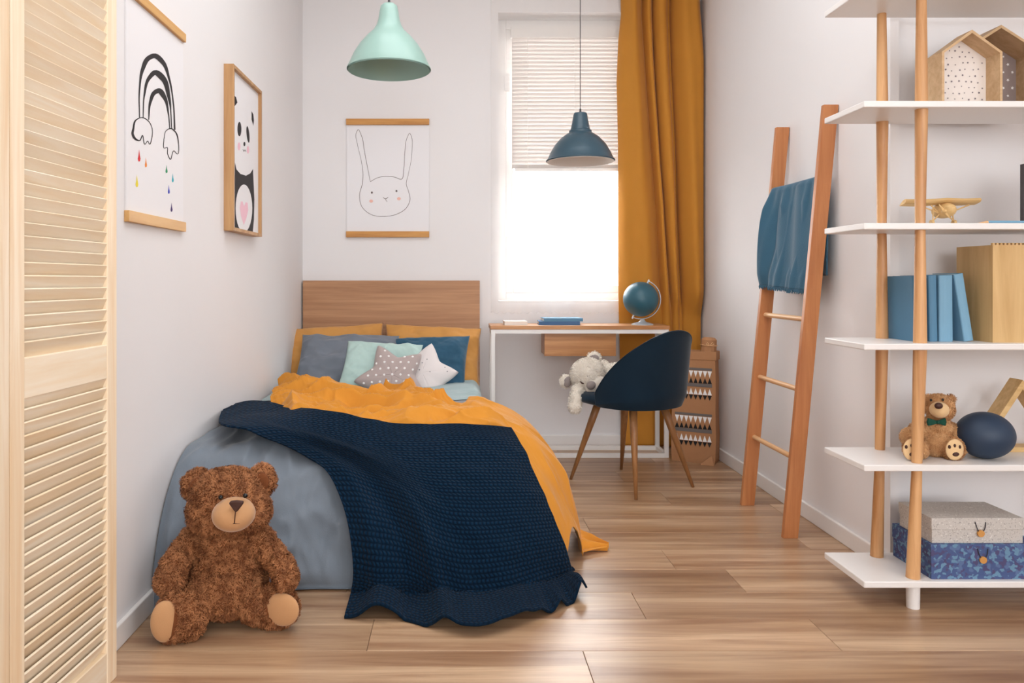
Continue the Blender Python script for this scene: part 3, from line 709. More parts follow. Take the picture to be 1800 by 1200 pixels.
b.prism([(-.018, .012), (0, .014), (.018, .012), (.019, .006), (.003, -.016), (-.003, -.016), (-.019, .006)], lambda u, v: c0+Vector((u, -.004, v)), (0, .016, 0)); b.make('nose', M['nose'], tb, bevel=.004)
b = B(); b.tube([P(414, 898, 2.106), P(413, 908, 2.106), P(412, 919, 2.113)], .0014, 6); b.tube([P(402, 921, 2.122), P(411, 920, 2.112), P(421, 920, 2.122)], .0012, 6); b.make('mouth_stitch', M['nose'], tb)
for x, y, D in ((388, 874, 2.162), (431, 871, 2.164)):
    b = B(); b.ell(P(x, y, D), (.0068, .0068, .0068), (0, 0, 0), 3); b.make('eye', M['eye'], tb, smooth=True)
b = B(); b.ell(P(290, 1092, 2.102), (.038, .018, .058), (.05, -.05, .42), 4); b.make('foot_pad', M['muzzle'], tb, smooth=True)
b = B(); b.ell(P(496, 1071, 2.172), (.053, .016, .047), (.05, -.35, -.28), 4); b.make('foot_pad', M['muzzle'], tb, smooth=True)
b = B(); b.ell(P(351, 856, 2.262), (.030, .012, .032), (0, 0, .3), 3); b.make('inner_ear', M['furbase'], tb, smooth=True)
b = B(); b.ell(P(460, 846, 2.275), (.025, .012, .029), (0, 0, -.3), 3); b.make('inner_ear', M['furbase'], tb, smooth=True)

# ------------------------------------------------------------------ folding louvred screen
scr = thing('folding_screen', 'pale pine folding screen with louvred slats in the left foreground', 'screen', (-.88, 1.73, 0))
def leaf(p0, p1):
    """p0 near, p1 far; leaf local: x along leaf, y thickness towards the room (+X)"""
    p0, p1 = Vector((*p0, 0)), Vector((*p1, 0)); d = (p1-p0); Lw = d.length; d.normalize(); nrm = Vector((d.y, -d.x, 0))
    Mx = Matrix(((d.x, nrm.x, 0, p0.x), (d.y, nrm.y, 0, p0.y), (0, 0, 1, 0), (0, 0, 0, 1)))
    t = .012; sw = .046
    for a0, a1 in ((0, sw), (Lw-sw, Lw)):
        b = B(); b.box(a0, a1, -t, t, 0, 2.02, Mx); b.make('stile', M['pinez'], scr, bevel=.002)
    rails = [(0.0, .082), (.758, .842), (1.93, 2.02)]
    for z0, z1 in rails:
        b = B(); b.box(sw, Lw-sw, -t, t*.9, z0, z1, Mx); b.make('rail', M['pine'], scr, bevel=.002)
    ref = None; org = ORG[scr]
    for z0, z1, nn in ((.082, .758, 25), (.842, 1.93, 40)):
        for k in range(nn):
            z = z0+(z1-z0)*(k+.5)/nn
            if ref is None:
                b = B(); R_ = Mx @ Matrix.Translation((0, .000, z)) @ Matrix.Rotation(math.radians(66), 4, 'X')
                b.box(sw-.006, Lw-sw+.006, -.020, .021, -.0028, .0028, R_); ref = b.make('slat', M['pine'], scr, bevel=.001); zr = z
            else:
                o = ref.copy(); C.objects.link(o); o.location = (0, 0, z-zr)
leaf((-.893, 1.522), (-.866, 1.940))
leaf((-.872, 1.100), (-.893, 1.518))

# ------------------------------------------------------------------ wall art
def strokes(b, fn, pts, wds, off, closed=False):
    p = crv([q for q in pts]+([pts[0]] if closed else []), max(24, len(pts)*8))
    wd = np.interp(np.linspace(0, 1, len(p)), np.linspace(0, 1, len(wds)), wds)
    t = np.gradient(p, axis=0); t /= np.linalg.norm(t, axis=1, keepdims=True)+1e-9; nn = np.stack([-t[:, 1], t[:, 0]], 1)*wd[:, None]/2
    A = b.vs([fn(*q)+off for q in p+nn]); B_ = b.vs([fn(*q)+off for q in p-nn])
    for i in range(len(p)-1): b.face([A[i], A[i+1], B_[i+1], B_[i]])
def poly(b, fn, pts, off): b.face(b.vs([fn(*q)+off for q in pts]))
def ell2(cx, cy, rx, ry, rot=0, n=28): return [(cx+rx*math.cos(a)*math.cos(rot)-ry*math.sin(a)*math.sin(rot), cy+rx*math.cos(a)*math.sin(rot)+ry*math.sin(a)*math.cos(rot)) for a in (2*PI*i/n for i in range(n))]
k1 = 540/1543
def z1(p): return [(x*k1, y*k1) for x, y in p]
# rainbow poster (left wall)
Xp = XL+.005
po = thing('poster', 'hanging poster of a black-lined rainbow with coloured raindrops, left wall', 'poster', (XL, 2.37, 1.167), None)
b = B(); b.box(XL+.0005, Xp, 2.148, 2.598, 1.185, 1.82); b.make('paper', M['paper'], po)
for z0, z1_ in ((1.805, 1.833), (1.165, 1.197)):
    b = B(); b.box(XL, XL+.015, 2.145, 2.60, z0, z1_); b.make('hanger_bar', M['bar'], po, bevel=.0015)
fn = lambda x, y: onX(Xp, x, y); of = Vector((.0006, 0, 0))
b = B()
strokes(b, fn, z1([(700, 592), (700, 450), (715, 350), (745, 292), (775, 280), (815, 310), (850, 400), (870, 520), (877, 652)]), [1.76, 2.16, 3.38, 8.1, 8.78, 4.05, 2.43, 2.43, 2.7], of)
strokes(b, fn, z1([(718, 592), (724, 480), (748, 392), (778, 364), (815, 390), (848, 490), (862, 645)]), [1.62, 2.16, 5.4, 10.8, 6.75, 2.03, 1.76], of)
strokes(b, fn, z1([(746, 602), (755, 510), (775, 465), (797, 455), (823, 485), (845, 570), (852, 648)]), [1.62, 3.38, 6.75, 9.45, 4.05, 1.89, 1.62], of)
strokes(b, fn, z1([(668, 650), (680, 605), (712, 590), (745, 608), (762, 640), (762, 690), (750, 724), (741, 708), (728, 724), (714, 680), (700, 706), (680, 698), (665, 670)]), [3.5, 3, 1.2, 1.6, 1.2, 1.2, 1.5, 1.2, 1.5, 1.5, 2, 4.5, 4], of, True)
strokes(b, fn, z1([(822, 700), (835, 655), (857, 645), (880, 662), (895, 712), (889, 773), (873, 757), (855, 800), (841, 772), (838, 740), (826, 744)]), [1.2, 1.2, 2, 2.2, 1.5, 1.2, 1.2, 1.5, 1.2, 1.2, 1.2], of, True)
b.make('rainbow_print', M['ink'], po)
for cn, x, y, h in (('red', 698, 780, 62), ('orange', 732, 815, 50), ('yellow', 687, 908, 62), ('green', 836, 848, 42), ('cyan', 867, 892, 46), ('blue', 847, 950, 46), ('purple', 861, 1040, 46)):
    w_ = 7 if h > 55 else 5.2
    b = B(); poly(b, fn, z1([(x, y-h/2), (x+w_*.5, y), (x+w_, y+h*.28), (x+w_*.6, y+h*.47), (x, y+h*.5), (x-w_*.6, y+h*.47), (x-w_, y+h*.28), (x-w_*.5, y)]), of)
    b.make('raindrop_print', M['ink_'+cn], po)
# panda picture (left wall)
Xf = XL+.040
pp = thing('framed_picture', 'oak-framed panda print on the left wall above the bed', 'picture', (XL, 3.29, 1.2))
ya, yb, za, zb, tf = 3.07, 3.52, 1.2, 1.867, .014
b = B(); b.box(XL, Xf, ya, ya+tf, za, zb); b.box(XL, Xf, yb-tf, yb, za, zb); b.box(XL, Xf, ya+tf, yb-tf, za, za+tf); b.box(XL, Xf, ya+tf, yb-tf, zb-tf, zb)
b.make('picture_frame', M['frame'], pp, bevel=.001)
Xq = XL+.026
b = B(); b.box(XL+.004, Xq, ya+tf, yb-tf, za+tf, zb-tf); b.make('paper', M['paper'], pp)
fn = lambda x, y: onX(Xq, x, y); o1, o2, o3 = Vector((.0005, 0, 0)), Vector((.001, 0, 0)), Vector((.0015, 0, 0))
dx_ = -5                                    # the print sits a little deeper than the frame's face
def pr(name, mt, pts, off): b = B(); poly(b, fn, z1(pts), off); return b.make(name, mt, pp)
pr('ear_print', M['ink'], [(1180+dx_, 478), (1190+dx_, 488), (1197+dx_, 515), (1184+dx_, 532), (1180+dx_, 532)], o1)
pr('ear_print', M['ink'], [(1268+dx_, 558), (1277+dx_, 575), (1280+dx_, 605), (1277+dx_, 632), (1268+dx_, 600)], o1)
pr('eye_print', M['ink'], ell2(1207+dx_, 648, 10, 36), o1); pr('eye_print', M['ink'], ell2(1250+dx_, 675, 7, 42, -.1), o1)
pr('nose_print', M['ink'], ell2(1232+dx_, 723, 5, 11), o1)
b = B(); strokes(b, fn, z1([(1224+dx_, 750), (1230+dx_, 760), (1234+dx_, 752), (1240+dx_, 762)]), [.8, .8], o1); b.make('mouth_print', M['ink'], pp)
pr('body_print', M['ink'], [(1184+dx_, 815), (1192+dx_, 850), (1212+dx_, 873), (1240+dx_, 882), (1262+dx_, 870), (1275+dx_, 848), (1282+dx_, 1000), (1280+dx_, 1100), (1274+dx_, 1168), (1184+dx_, 1148)], o1)
pr('belly_print', M['paper'], ell2(1229+dx_, 1046, 42, 120), o2)
pr('heart_print', M['pink'], [(1228+dx_, 1130), (1214+dx_, 1085), (1208+dx_, 1045), (1213+dx_, 1012), (1222+dx_, 1012), (1229+dx_, 1035), (1237+dx_, 1015), (1247+dx_, 1018), (1250+dx_, 1055), (1241+dx_, 1095)], o3)
pr('cheek_print', M['pink'], ell2(1205+dx_, 735, 7, 20), o1); pr('cheek_print', M['pink'], ell2(1250+dx_, 752, 6, 19), o1)
# rabbit poster (back wall)
rp = thing('poster', 'hanging poster with a pencil-line rabbit face on the back wall above the headboard', 'poster', (-.41, YB, 1.26))
Yq = YB-.008
b = B(); b.box(-.657, -.157, Yq, YB-.003, 1.275, 1.965); b.make('paper', M['paper'], rp)
for z0, z1_ in ((1.942, 1.978), (1.262, 1.298)):
    b = B(); b.box(-.659, -.157, YB-.022, YB, z0, z1_); b.make('hanger_bar', M['barx'], rp, bevel=.0015)
fn = lambda x, y: P(590+x/5.217, 200+y/5.217, Yq); of = Vector((0, -.0006, 0))
b = B()
strokes(b, fn, [(318, 622), (290, 480), (262, 330), (240, 210), (205, 145), (188, 180), (200, 280), (235, 430), (250, 540), (245, 640), (220, 740), (240, 850), (330, 925), (440, 940), (560, 920), (650, 860), (682, 790), (665, 700), (648, 650), (665, 560), (690, 440), (700, 330), (700, 230), (678, 178), (655, 220), (635, 350), (625, 500), (603, 600), (540, 580), (460, 572), (380, 588)], [4, 5, 3, 5, 4, 5, 3, 4, 5, 4], of, True)
strokes(b, fn, [(435, 768), (458, 778), (482, 765)], [4, 6, 4], of); strokes(b, fn, [(456, 778), (462, 792), (472, 806)], [4, 4], of)
poly(b, fn, ell2(332, 722, 9, 10), of); poly(b, fn, ell2(558, 708, 9, 10), of)
b.make('rabbit_print', M['pencil'], rp)
b = B(); poly(b, fn, ell2(326, 800, 17, 14), of); poly(b, fn, ell2(580, 778, 17, 14), of); b.make('cheek_print', M['peach'], rp)

# ------------------------------------------------------------------ pendant lamps
def pendant(label, c, R, prof, mout, min_, inner):
    t = thing('pendant_lamp', label, 'lamp', (c[0], c[1], c[2]))
    b = B(); b.lathe([(R*r, z) for r, z in prof]+[(R*r-.003, z-.002) for r, z in prof[::-1] if r > .2], c, 64)
    # open bottom: lathe caps are removed
    fs = [f for f in b.bm.faces if len(f.verts) > 8]; bmesh.ops.delete(b.bm, geom=fs, context='FACES_ONLY')
    b.make('lamp_shade', mout, t, smooth='auto')
    ip = [(R*r-.0045, z-.004) for r, z in prof if r > .2]
    b = B(); b.lathe(ip, c, 64); fs = [f for f in b.bm.faces if len(f.verts) > 8]; fs.sort(key=lambda f: f.calc_center_median().z); bmesh.ops.delete(b.bm, geom=fs[:1], context='FACES_ONLY')
    b.make('shade_lining', min_, t, smooth=True)
    zt = prof[-1][1]; cc = Vector(c)
    b = B(); b.tube([cc+Vector((0, 0, zt-.002)), cc+Vector((0, 0, zt+.018))], [.006, .0045], 12); b.make('cord_grip', M['cord'], t)
    b = B(); b.tube([cc+Vector((0, 0, zt+.016)), (c[0], c[1], ZC-.02)], .0022, 8); b.make('cord', M['cord'], t)
    b = B(); b.tube([(c[0], c[1], ZC-.03), (c[0], c[1], ZC)], [.05, .045], 24); b.make('ceiling_rose', M['lampwhite'], t)
    b = B(); b.tube([cc+Vector((0, 0, zt-.02)), cc+Vector((0, 0, zt-.09))], [.018, .02], 16); b.make('lamp_socket', M['brass'], t)
    if inner:
        b = B(); b.ell(cc+Vector((.0, 0, zt-.135)), (.026, .026, .035), (0, 0, 0), 3); b.make('bulb', M['bulb'], t, smooth=True)
    return t
p1 = [(1.0, 0), (1.0, .004), (.93, .03), (.84, .065), (.70, .105), (.52, .143), (.38, .166), (.30, .19), (.255, .215), (.225, .25), (.20, .272), (.14, .282), (.03, .285)]
pendant('mint green metal pendant lamp hanging over the bed', (-.284, 3.30, 1.905), .18, p1, M['mint'], M['mint'], True)
p2 = [(1.0, 0), (1.0, .003), (.95, .012), (.88, .042), (.74, .085), (.55, .122), (.36, .145), (.33, .147), (.33, .158), (.285, .162), (.24, .20), (.20, .242), (.18, .250), (.05, .254)]
pendant('dark blue metal pendant lamp with white inside, hanging before the window', (.652, 4.0, 1.622), .178, p2, M['bluelamp'], M['lampwhite'], True)

# ------------------------------------------------------------------ desk and its things
DF, DB, DX0, DX1 = 4.335, 4.575, .203, 1.207
dk = thing('desk', 'narrow desk with an oak top and thin white metal frame under the window', 'desk', (.705, 4.455, 0))
b = B(); b.box(DX0-.004, DX1+.004, DF-.004, DB, .724, .746); b.make('desk_top', M['deskwood'], dk, bevel=.0015)
tk = .023
for x0 in (DX0, DX1-tk):
    for y0 in (DF, DB-tk-.02):
        b = B(); b.box(x0, x0+tk, y0, y0+tk, 0, .724); b.make('leg', M['whitemetal'], dk, bevel=.001)
b = B(); b.box(DX0+tk, DX1-tk, DF, DF+tk, .701, .724); b.box(DX0+tk, DX1-tk, DB-tk-.02, DB-.02, .701, .724)
for x0 in (DX0, DX1-tk): b.box(x0, x0+tk, DF+tk, DB-tk-.02, .701, .724)
b.make('top_frame', M['whitemetal'], dk)
b = B(); b.box(DX0+tk, DX1-tk, DF, DF+tk, 0, tk); b.box(DX0+tk, DX1-tk, DB-tk-.02, DB-.02, 0, tk)
for x0 in (DX0, DX1-tk): b.box(x0, x0+tk, DF+tk, DB-tk-.02, 0, tk)
b.make('floor_frame', M['whitemetal'], dk)
dr = B().box(.512, .912, DF+.045, DB-.004, .574, .722).make('drawer', M['deskwood'], dk, bevel=.001)
b = B(); b.box(.508, .914, DF+.028, DF+.044, .571, .700); b.make('drawer_front', M['deskwood'], dr, bevel=.001)
zt = .746
def book(name, label, x0, x1, y0, y1, z0, z1_, cov, cat='book', group=None, Mx=None, spine='x0', t=.0025):
    """closed book, cover boards and page block; spine on the side named"""
    o = thing(name, label, cat, ((x0+x1)/2, (y0+y1)/2, z0) if Mx is None else Mx @ Vector(((x0+x1)/2, (y0+y1)/2, z0)), group)
    return o
def flatbook(label, c, sx, sy, h, rz, cov, z0):
    R_ = Matrix.Translation((c[0], c[1], z0)) @ Matrix.Rotation(rz, 4, 'Z'); o = thing('book', label, 'book', (c[0], c[1], z0))
    b = B(); t = .002; b.box(-sx/2, sx/2, -sy/2, sy/2, 0, t, R_); b.box(-sx/2, sx/2, -sy/2, sy/2, h-t, h, R_); b.box(-sx/2, -sx/2+t if False else sx/2, -sy/2, -sy/2+t, t, h-t, R_); b.make('cover', cov, o)
    b = B(); b.box(-sx/2+.003, sx/2-.003, -sy/2+t, sy/2-.003, t, h-t, R_); b.make('pages', M['pages'], o); return o
flatbook('thin cream booklet lying at the left end of the desk', (.345, 4.44), .13, .12, .022, .05, M['bookwhite'], zt)
flatbook('slate blue book at the bottom of the pair on the desk', (.60, 4.47), .235, .15, .020, -.04, M['bookdeep'], zt)
flatbook('denim blue book on top of the pair on the desk', (.618, 4.47), .225, .145, .018, .03, M['bookblue2'], zt+.0203)
gl = thing('globe', 'teal desk globe on a silver stand at the right end of the desk', 'globe', (1.078, 4.42, zt))
gc = Vector((1.068, 4.42, .893)); ax = Vector((math.sin(.41), 0, math.cos(.41)))
b = B(); bmesh.ops.create_uvsphere(b.bm, u_segments=48, v_segments=32, radius=.1, matrix=Matrix.Translation(gc)); b.make('sphere', M['globe'], gl, smooth=True)
b = B(); pts = []
for k in range(33):
    a = PI*k/32; d_ = ax*math.cos(a)+Vector((ax.z, 0, -ax.x))*math.sin(a); pts.append(gc+d_*.111)
for i in range(32):
    d0 = (pts[i]-gc).normalized(); d1 = (pts[i+1]-gc).normalized(); yv = Vector((0, .009, 0))
    b.hexa([pts[i]-yv, pts[i+1]-yv, pts[i+1]+yv, pts[i]+yv, pts[i]-yv+d0*.004, pts[i+1]-yv+d1*.004, pts[i+1]+yv+d1*.004, pts[i]+yv+d0*.004])
bmesh.ops.remove_doubles(b.bm, verts=b.bm.verts[:], dist=1e-5); b.make('meridian', M['silver'], gl)
b = B(); b.tube([gc+ax*.1, gc+ax*.122], .005, 10); b.tube([gc-ax*.1, gc-ax*.122], .005, 10); b.make('axis_pin', M['silver'], gl)
b = B(); b.lathe([(.062, 0), (.062, .004), (.050, .010), (.022, .016), (.012, .028), (.0095, .036)], (1.078, 4.42, zt), 40); b.make('stand', M['silver'], gl, smooth='auto')

# ------------------------------------------------------------------ chair
cc = Vector((.862, 3.785, 0)); fw = Vector((-.586, .810, 0)).normalized(); rt = Vector((fw.y, -fw.x, 0))
ch = thing('chair', 'navy velvet tub chair on tapered wooden legs pulled up to the desk', 'chair', cc)
def CP(r, f, z): return cc+rt*r+fw*f+Vector((0, 0, z))
b = B(); segs = 64; prof = [(.03, .396), (.19, .396), (.220, .404), (.234, .418), (.232, .438), (.20, .454), (.10, .460), (.01, .461)]
rings = []
for r, z in prof:
    ring = []
    for k in range(segs):
        a = 2*PI*k/segs; cx_, cy_ = math.cos(a), math.sin(a); q = (abs(cx_)**2.6+abs(cy_)**2.6)**(-1/2.6)
        ring.append(b.bm.verts.new(CP(cx_*q*r*1.0, cy_*q*r*1.0+.01, z)))
    rings.append(ring)
for i in range(len(rings)-1):
    for k in range(segs): b.face([rings[i][k], rings[i][(k+1) % segs], rings[i+1][(k+1) % segs], rings[i+1][k]])
b.face(rings[0][::-1]); b.face(rings[-1]); b.make('seat', M['velvet'], ch, smooth=True)
def shell(a, h, side):
    """a: angle from the back centre; h 0..1 up the back"""
    top = .445+.322*(math.cos(min(abs(a)/math.radians(98), 1)*PI/2))**.92 if abs(a) < math.radians(97.9) else .445
    z0 = .398; z = z0+(top-z0)*h; r = .231+.034*(z-.36)/.4+side
    q = (abs(math.cos(a))**2.3+abs(math.sin(a))**2.3)**(-1/2.3)
    low = .016*max(0, 1-h*6)
    return CP(math.sin(a)*(r-low)*q*1.02, -math.cos(a)*(r-low)*q-.02, z)
b = B(); na, nh = 72, 18; am = math.radians(96); g = {}
for s, sd in ((0, 0.0), (1, -.024)):
    for i in range(na+1):
        for j in range(nh+1): g[s, i, j] = b.bm.verts.new(shell(-am+2*am*i/na, j/nh, sd))
for i in range(na):
    for j in range(nh):
        b.face([g[0, i, j], g[0, i+1, j], g[0, i+1, j+1], g[0, i, j+1]]); b.face([g[1, i, j], g[1, i, j+1], g[1, i+1, j+1], g[1, i+1, j]])
    b.face([g[0, i, nh], g[0, i+1, nh], g[1, i+1, nh], g[1, i, nh]]); b.face([g[0, i, 0], g[1, i, 0], g[1, i+1, 0], g[0, i+1, 0]])
for j in range(nh):
    b.face([g[0, 0, j], g[0, 0, j+1], g[1, 0, j+1], g[1, 0, j]]); b.face([g[0, na, j], g[1, na, j], g[1, na, j+1], g[0, na, j+1]])
b.make('backrest', M['velvet'], ch, smooth=True, bevel=.006)
b = B(); b.tube([shell(-am+2*am*i/60, 1, -.0) + Vector((0, 0, .001)) for i in range(61)], .0028, 8); b.make('piping', M['velvet'], ch, smooth=True)
for fx, fy in ((.582, 3.868), (.826, 3.506), (1.152, 3.719), (.880, 4.066)):
    ft_ = Vector((fx, fy, 0)); tp = cc+(ft_-cc)*.52; tp.z = .400
    b = B(); b.tube([tp, tp+(ft_-tp)*.25, ft_], [.019, .018, .0075], 16); b.make('leg', M['chairleg'], ch, smooth=True)

# ivory bear lying on the seat
wb = thing('plush_bear', 'ivory plush bear lying over the front of the navy chair seat', 'plush bear', P(1035, 690, 3.86))
blobs = [E(1034, 659, 3.84, (.088, .080, .085)), E(1040, 670, 3.84, (.075, .07, .066)), E(1044, 629, 3.89, (.036, .020, .032), (0, -.15, 0)), E(995, 670, 3.88, (.032, .020, .036), (0, .3, 0)),
         E(1085, 668, 3.88, (.11, .085, .085)), E(1120, 672, 3.86, (.10, .09, .08)), E(1015, 690, 3.80, (.034, .034, .04)), E(1012, 703, 3.77, (.032, .032, .045)), E(1010, 715, 3.76, (.032, .03, .034)),
         E(1060, 650, 3.96, (.04, .04, .05))]
wbody = plush(blobs, 'body', M['whitefur'], wb, .006, 5)
fur(wbody, 'fur', M['whitepile'], 14000, .008, .0010, .9, [(P(1039, 677, 3.74), (.03, .04, .03))], 7)
b = B(); b.ell(P(1047, 676, 3.785), (.056, .034, .048), (0, -.5, 0), 4); b.make('muzzle', M['whitefur'], wb, smooth=True)
b = B(); b.ell(P(1039, 677, 3.748), (.0235, .014, .021), (0, -.5, 0), 3); b.make('nose', M['greyfur'], wb, smooth=True)
b = B(); b.ell(P(1044, 630, 3.872), (.026, .012, .020), (0, -.15, 0), 3); b.make('inner_ear', M['greyfur'], wb, smooth=True)
b = B(); b.ell(P(998, 671, 3.862), (.020, .012, .028), (0, .3, 0), 3); b.make('inner_ear', M['greyfur'], wb, smooth=True)
for x, y, D in ((1033, 660, 3.768), (1023, 672, 3.765)):
    b = B(); b.tube([P(x-3, y-2, D), P(x, y+1, D-.002), P(x+3, y+2, D)], [.0025, .004, .0025], 8); b.make('closed_eye', M['nose'], wb)

# ------------------------------------------------------------------ paper bag
bagM = Matrix.Translation((1.335, 4.27, 0)) @ Matrix.Rotation(math.radians(-30), 4, 'Z')
bagp = thing('paper_bag', 'brown paper bag with rows of white and black triangles in the corner', 'bag', (1.335, 4.255, 0))
b = B(); hw, hd = .118, .055
lv = [(0, 1.0, 1.0), (.02, 1.02, 1.0), (.15, .99, .9), (.30, 1.01, .84), (.45, .985, .8), (.565, 1.0, .8), (.60, 1.0, .8)]
R0 = []
for z, sx, sy in lv:
    L_ = []
    for (px_, py_) in ((-1, -1), (-.5, -1), (0, -1.0), (.5, -1), (1, -1), (1.0, 0), (1, 1), (0, 1), (-1, 1), (-.97, 0)):
        j = .004*math.sin(z*23+px_*5)
        L_.append(b.bm.verts.new(bagM @ Vector((px_*hw*sx+j, py_*hd*sy+(j if abs(py_) == 1 and 0 < z < .55 and py_ > 0 else 0), z))))
    R0.append(L_)
for i in range(len(R0)-1):
    for k in range(10): b.face([R0[i][k], R0[i][(k+1) % 10], R0[i+1][(k+1) % 10], R0[i+1][k]])
b.face(R0[0][::-1]); b.make('bag_body', M['kraft'], bagp, solid=.0016)
b = B()
for side in (-1, 1): b.box(-hw-.004, hw+.004, side*(hd*.8)-.004, side*(hd*.8)+.004, .565, .612, bagM)
for side in (-1, 1): b.box(side*hw-.004, side*hw+.004, -hd*.8, hd*.8, .565, .612, bagM)
b.make('folded_rim', M['kraft'], bagp, bevel=.002)
b = B(); b.prism([(-.0, 0), (.14, 0), (.11, .085)], lambda u, v: bagM @ Vector((hw-.075+u*.55, -hd-.012-(.10-v)*.25, v*.6+.001)), bagM.to_3x3() @ Vector((0, .003, 0))); b.make('bottom_flap', M['kraft'], bagp)
def fz(x, z):
    sy = np.interp(z, [l_[0] for l_ in lv], [l_[2] for l_ in lv]); return bagM @ Vector((x, -hd*sy-.0022, z))
nT = 8; tw = .2/nT
for (z, up) in ((.505, -1), (.375, 1), (.255, -1), (.12, 1)):
    wb_, bb_ = B(), B()
    for k in range(nT):
        x0 = -.1+k*tw
        if up == -1:
            wb_.face(wb_.vs([fz(x0+.001, z), fz(x0+tw-.001, z), fz(x0+tw/2, z-.036)])); bb_.face(bb_.vs([fz(x0+.001, z-.068), fz(x0+tw-.001, z-.068), fz(x0+tw/2, z-.038)]))
        else:
            wb_.face(wb_.vs([fz(x0+.001, z), fz(x0+tw-.001, z), fz(x0+tw/2, z+.034)])); bb_.face(bb_.vs([fz(x0+.001, z-.003), fz(x0+tw-.001, z-.003), fz(x0+tw/2, z-.030)]))
    wb_.make('white_triangle_row', M['whiteprint'], bagp); bb_.make('black_triangle_row', M['black'], bagp)
    if up == -1:
        for za_, zb_ in ((z+.003, z+.016), (z-.088, z-.069)): B_b = B(); B_b.face(B_b.vs([fz(-.1, za_), fz(.1, za_), fz(.1, zb_), fz(-.1, zb_)])); B_b.make('grey_band', M['greyband'], bagp)
pr = thing('wrapped_parcel', 'small parcel in brown paper and twine sticking out of the paper bag', 'parcel', (1.392, 4.235, .515))
pm = Matrix.Translation((1.392, 4.235, .515)) @ Matrix.Rotation(-.2, 4, 'Z') @ Matrix.Rotation(.05, 4, 'Y')
b = B(); b.lathe([(.01, 0), (.040, .003), (.043, .05), (.041, .16), (.030, .172), (.008, .168)], (0, 0, 0), 14, None); bmesh.ops.transform(b.bm, matrix=pm, verts=b.bm.verts[:]); b.make('wrapping', M['kraft'], pr, bevel=.002)
b = B(); b.tube([pm @ Vector((.044*math.cos(a), .044*math.sin(a), .13)) for a in np.linspace(0, 2*PI, 24)], .0022, 6)
b.tube([pm @ Vector(q) for q in ((0, -.045, .13), (.012, -.052, .150), (.022, -.048, .14), (0, -.046, .13), (-.014, -.052, .148), (-.02, -.048, .138), (0, -.046, .13))], .0018, 6); b.make('twine', M['dowel'], pr)

# ------------------------------------------------------------------ ladder with blanket
ld = thing('ladder', 'reddish-brown wooden leaning ladder with pale rungs against the right wall', 'ladder', (1.30, 3.22, 0))
dirv = Vector((1.459-1.300, 0, 1.68)).normalized(); px_ = Vector((dirv.z, 0, -dirv.x))
LB = {3.00: 2.985, 3.44: 3.425}
for y0 in (2.99, 3.425):
    b = B(); w2, t2 = .0285, .0115
    a0 = Vector((1.302, y0, 0)); a1 = Vector((1.4535, y0-.012, 1.68)); hx = Vector((w2, 0, 0)); hy = Vector((0, t2, 0))
    b.hexa([a0-hx-hy, a0+hx-hy, a0+hx+hy, a0-hx+hy, a1-hx-hy, a1+hx-hy, a1+hx+hy, a1-hx+hy]); b.make('rail', M['cherry'], ld, bevel=.0015)
def lx(z): return 1.302+(1.4535-1.302)*z/1.68
for z in (.305, .572, .848, 1.122, 1.395):
    b = B(); b.tube([(lx(z), 2.984, z), (lx(z), 3.43, z)], .0105, 14); b.make('rung', M['dowel'], ld, smooth='auto')
# blanket on the rung
n, mm = 90, 130
V = np.zeros((n, mm, 3)); zr = 1.395; xr = lx(zr); lenf, lenb = .44, .40
s = np.linspace(-lenb, lenf, mm); rr = .016
for i in range(n):
    u = i/(n-1)
    for j, q in enumerate(s):
        if abs(q) < rr*PI/2: a = q/rr; x = xr-rr*math.sin(a); z = zr+rr*math.cos(a)
        elif q > 0:
            f = (q-rr*PI/2)/lenf; x = xr-rr-.035*f+.020*math.sin(PI*min(1, f*1.2)); z = zr-(q-rr*PI/2)
        else:
            f = (-q-rr*PI/2)/lenb; z = zr-(-q-rr*PI/2); x = min(xr+rr+.02*f, XR-.03)
        ff = min(1, max(0, abs(q)/.1))
        y = 3.015+.385*u if q > -.06 else 3.015-.03*min(1, (-q-.06)/.05)+(.385+.03*min(1, (-q-.06)/.05))*u
        if q > 0: y += (.10*f*(1-u)**1.5*0+.03*f*(u-.2)); x -= .05*math.exp(-((u-1)/.22)**2)*math.sin(PI*min(1, f*.9+.08)); z += -.02*f*(1-u)
        x += ff*(.010*math.sin(u*15+q*4+1.2*math.sin(q*9))+.004*math.sin(u*37-q*12)) * (1 if q > 0 else .4)
        if q > rr*PI/2: x = min(x-ff*.012, lx(z)-.018+.006*math.sin(u*15+q*4))
        V[i, j] = (x, y, z-.018*(1-u)*0)
o = gridmesh('throw_blanket', V, M['towel'], origin=(xr, 3.2, zr-.45), solid=.006); tag(o, 'teal blue blanket with a fringed hem hung over the top ladder rung', 'blanket')
fb = B()
for i in range(0, n):
    for k in range(2):
        i0 = min(i, n-2); p_ = Vector(V[i0, -1])*(1-k*.5)+Vector(V[i0+1, -1])*(k*.5); e = Vector((random.uniform(-.004, .002), random.uniform(-.004, .004), -random.uniform(.010, .018)))
        fb.tube([p_, p_+e*.5+Vector((random.uniform(-.002, .002), 0, 0)), p_+e], [.0022, .002, .001], 5)
fr_ = fb.make('fringe', M['towel'], o); fr_['kind'] = 'stuff'

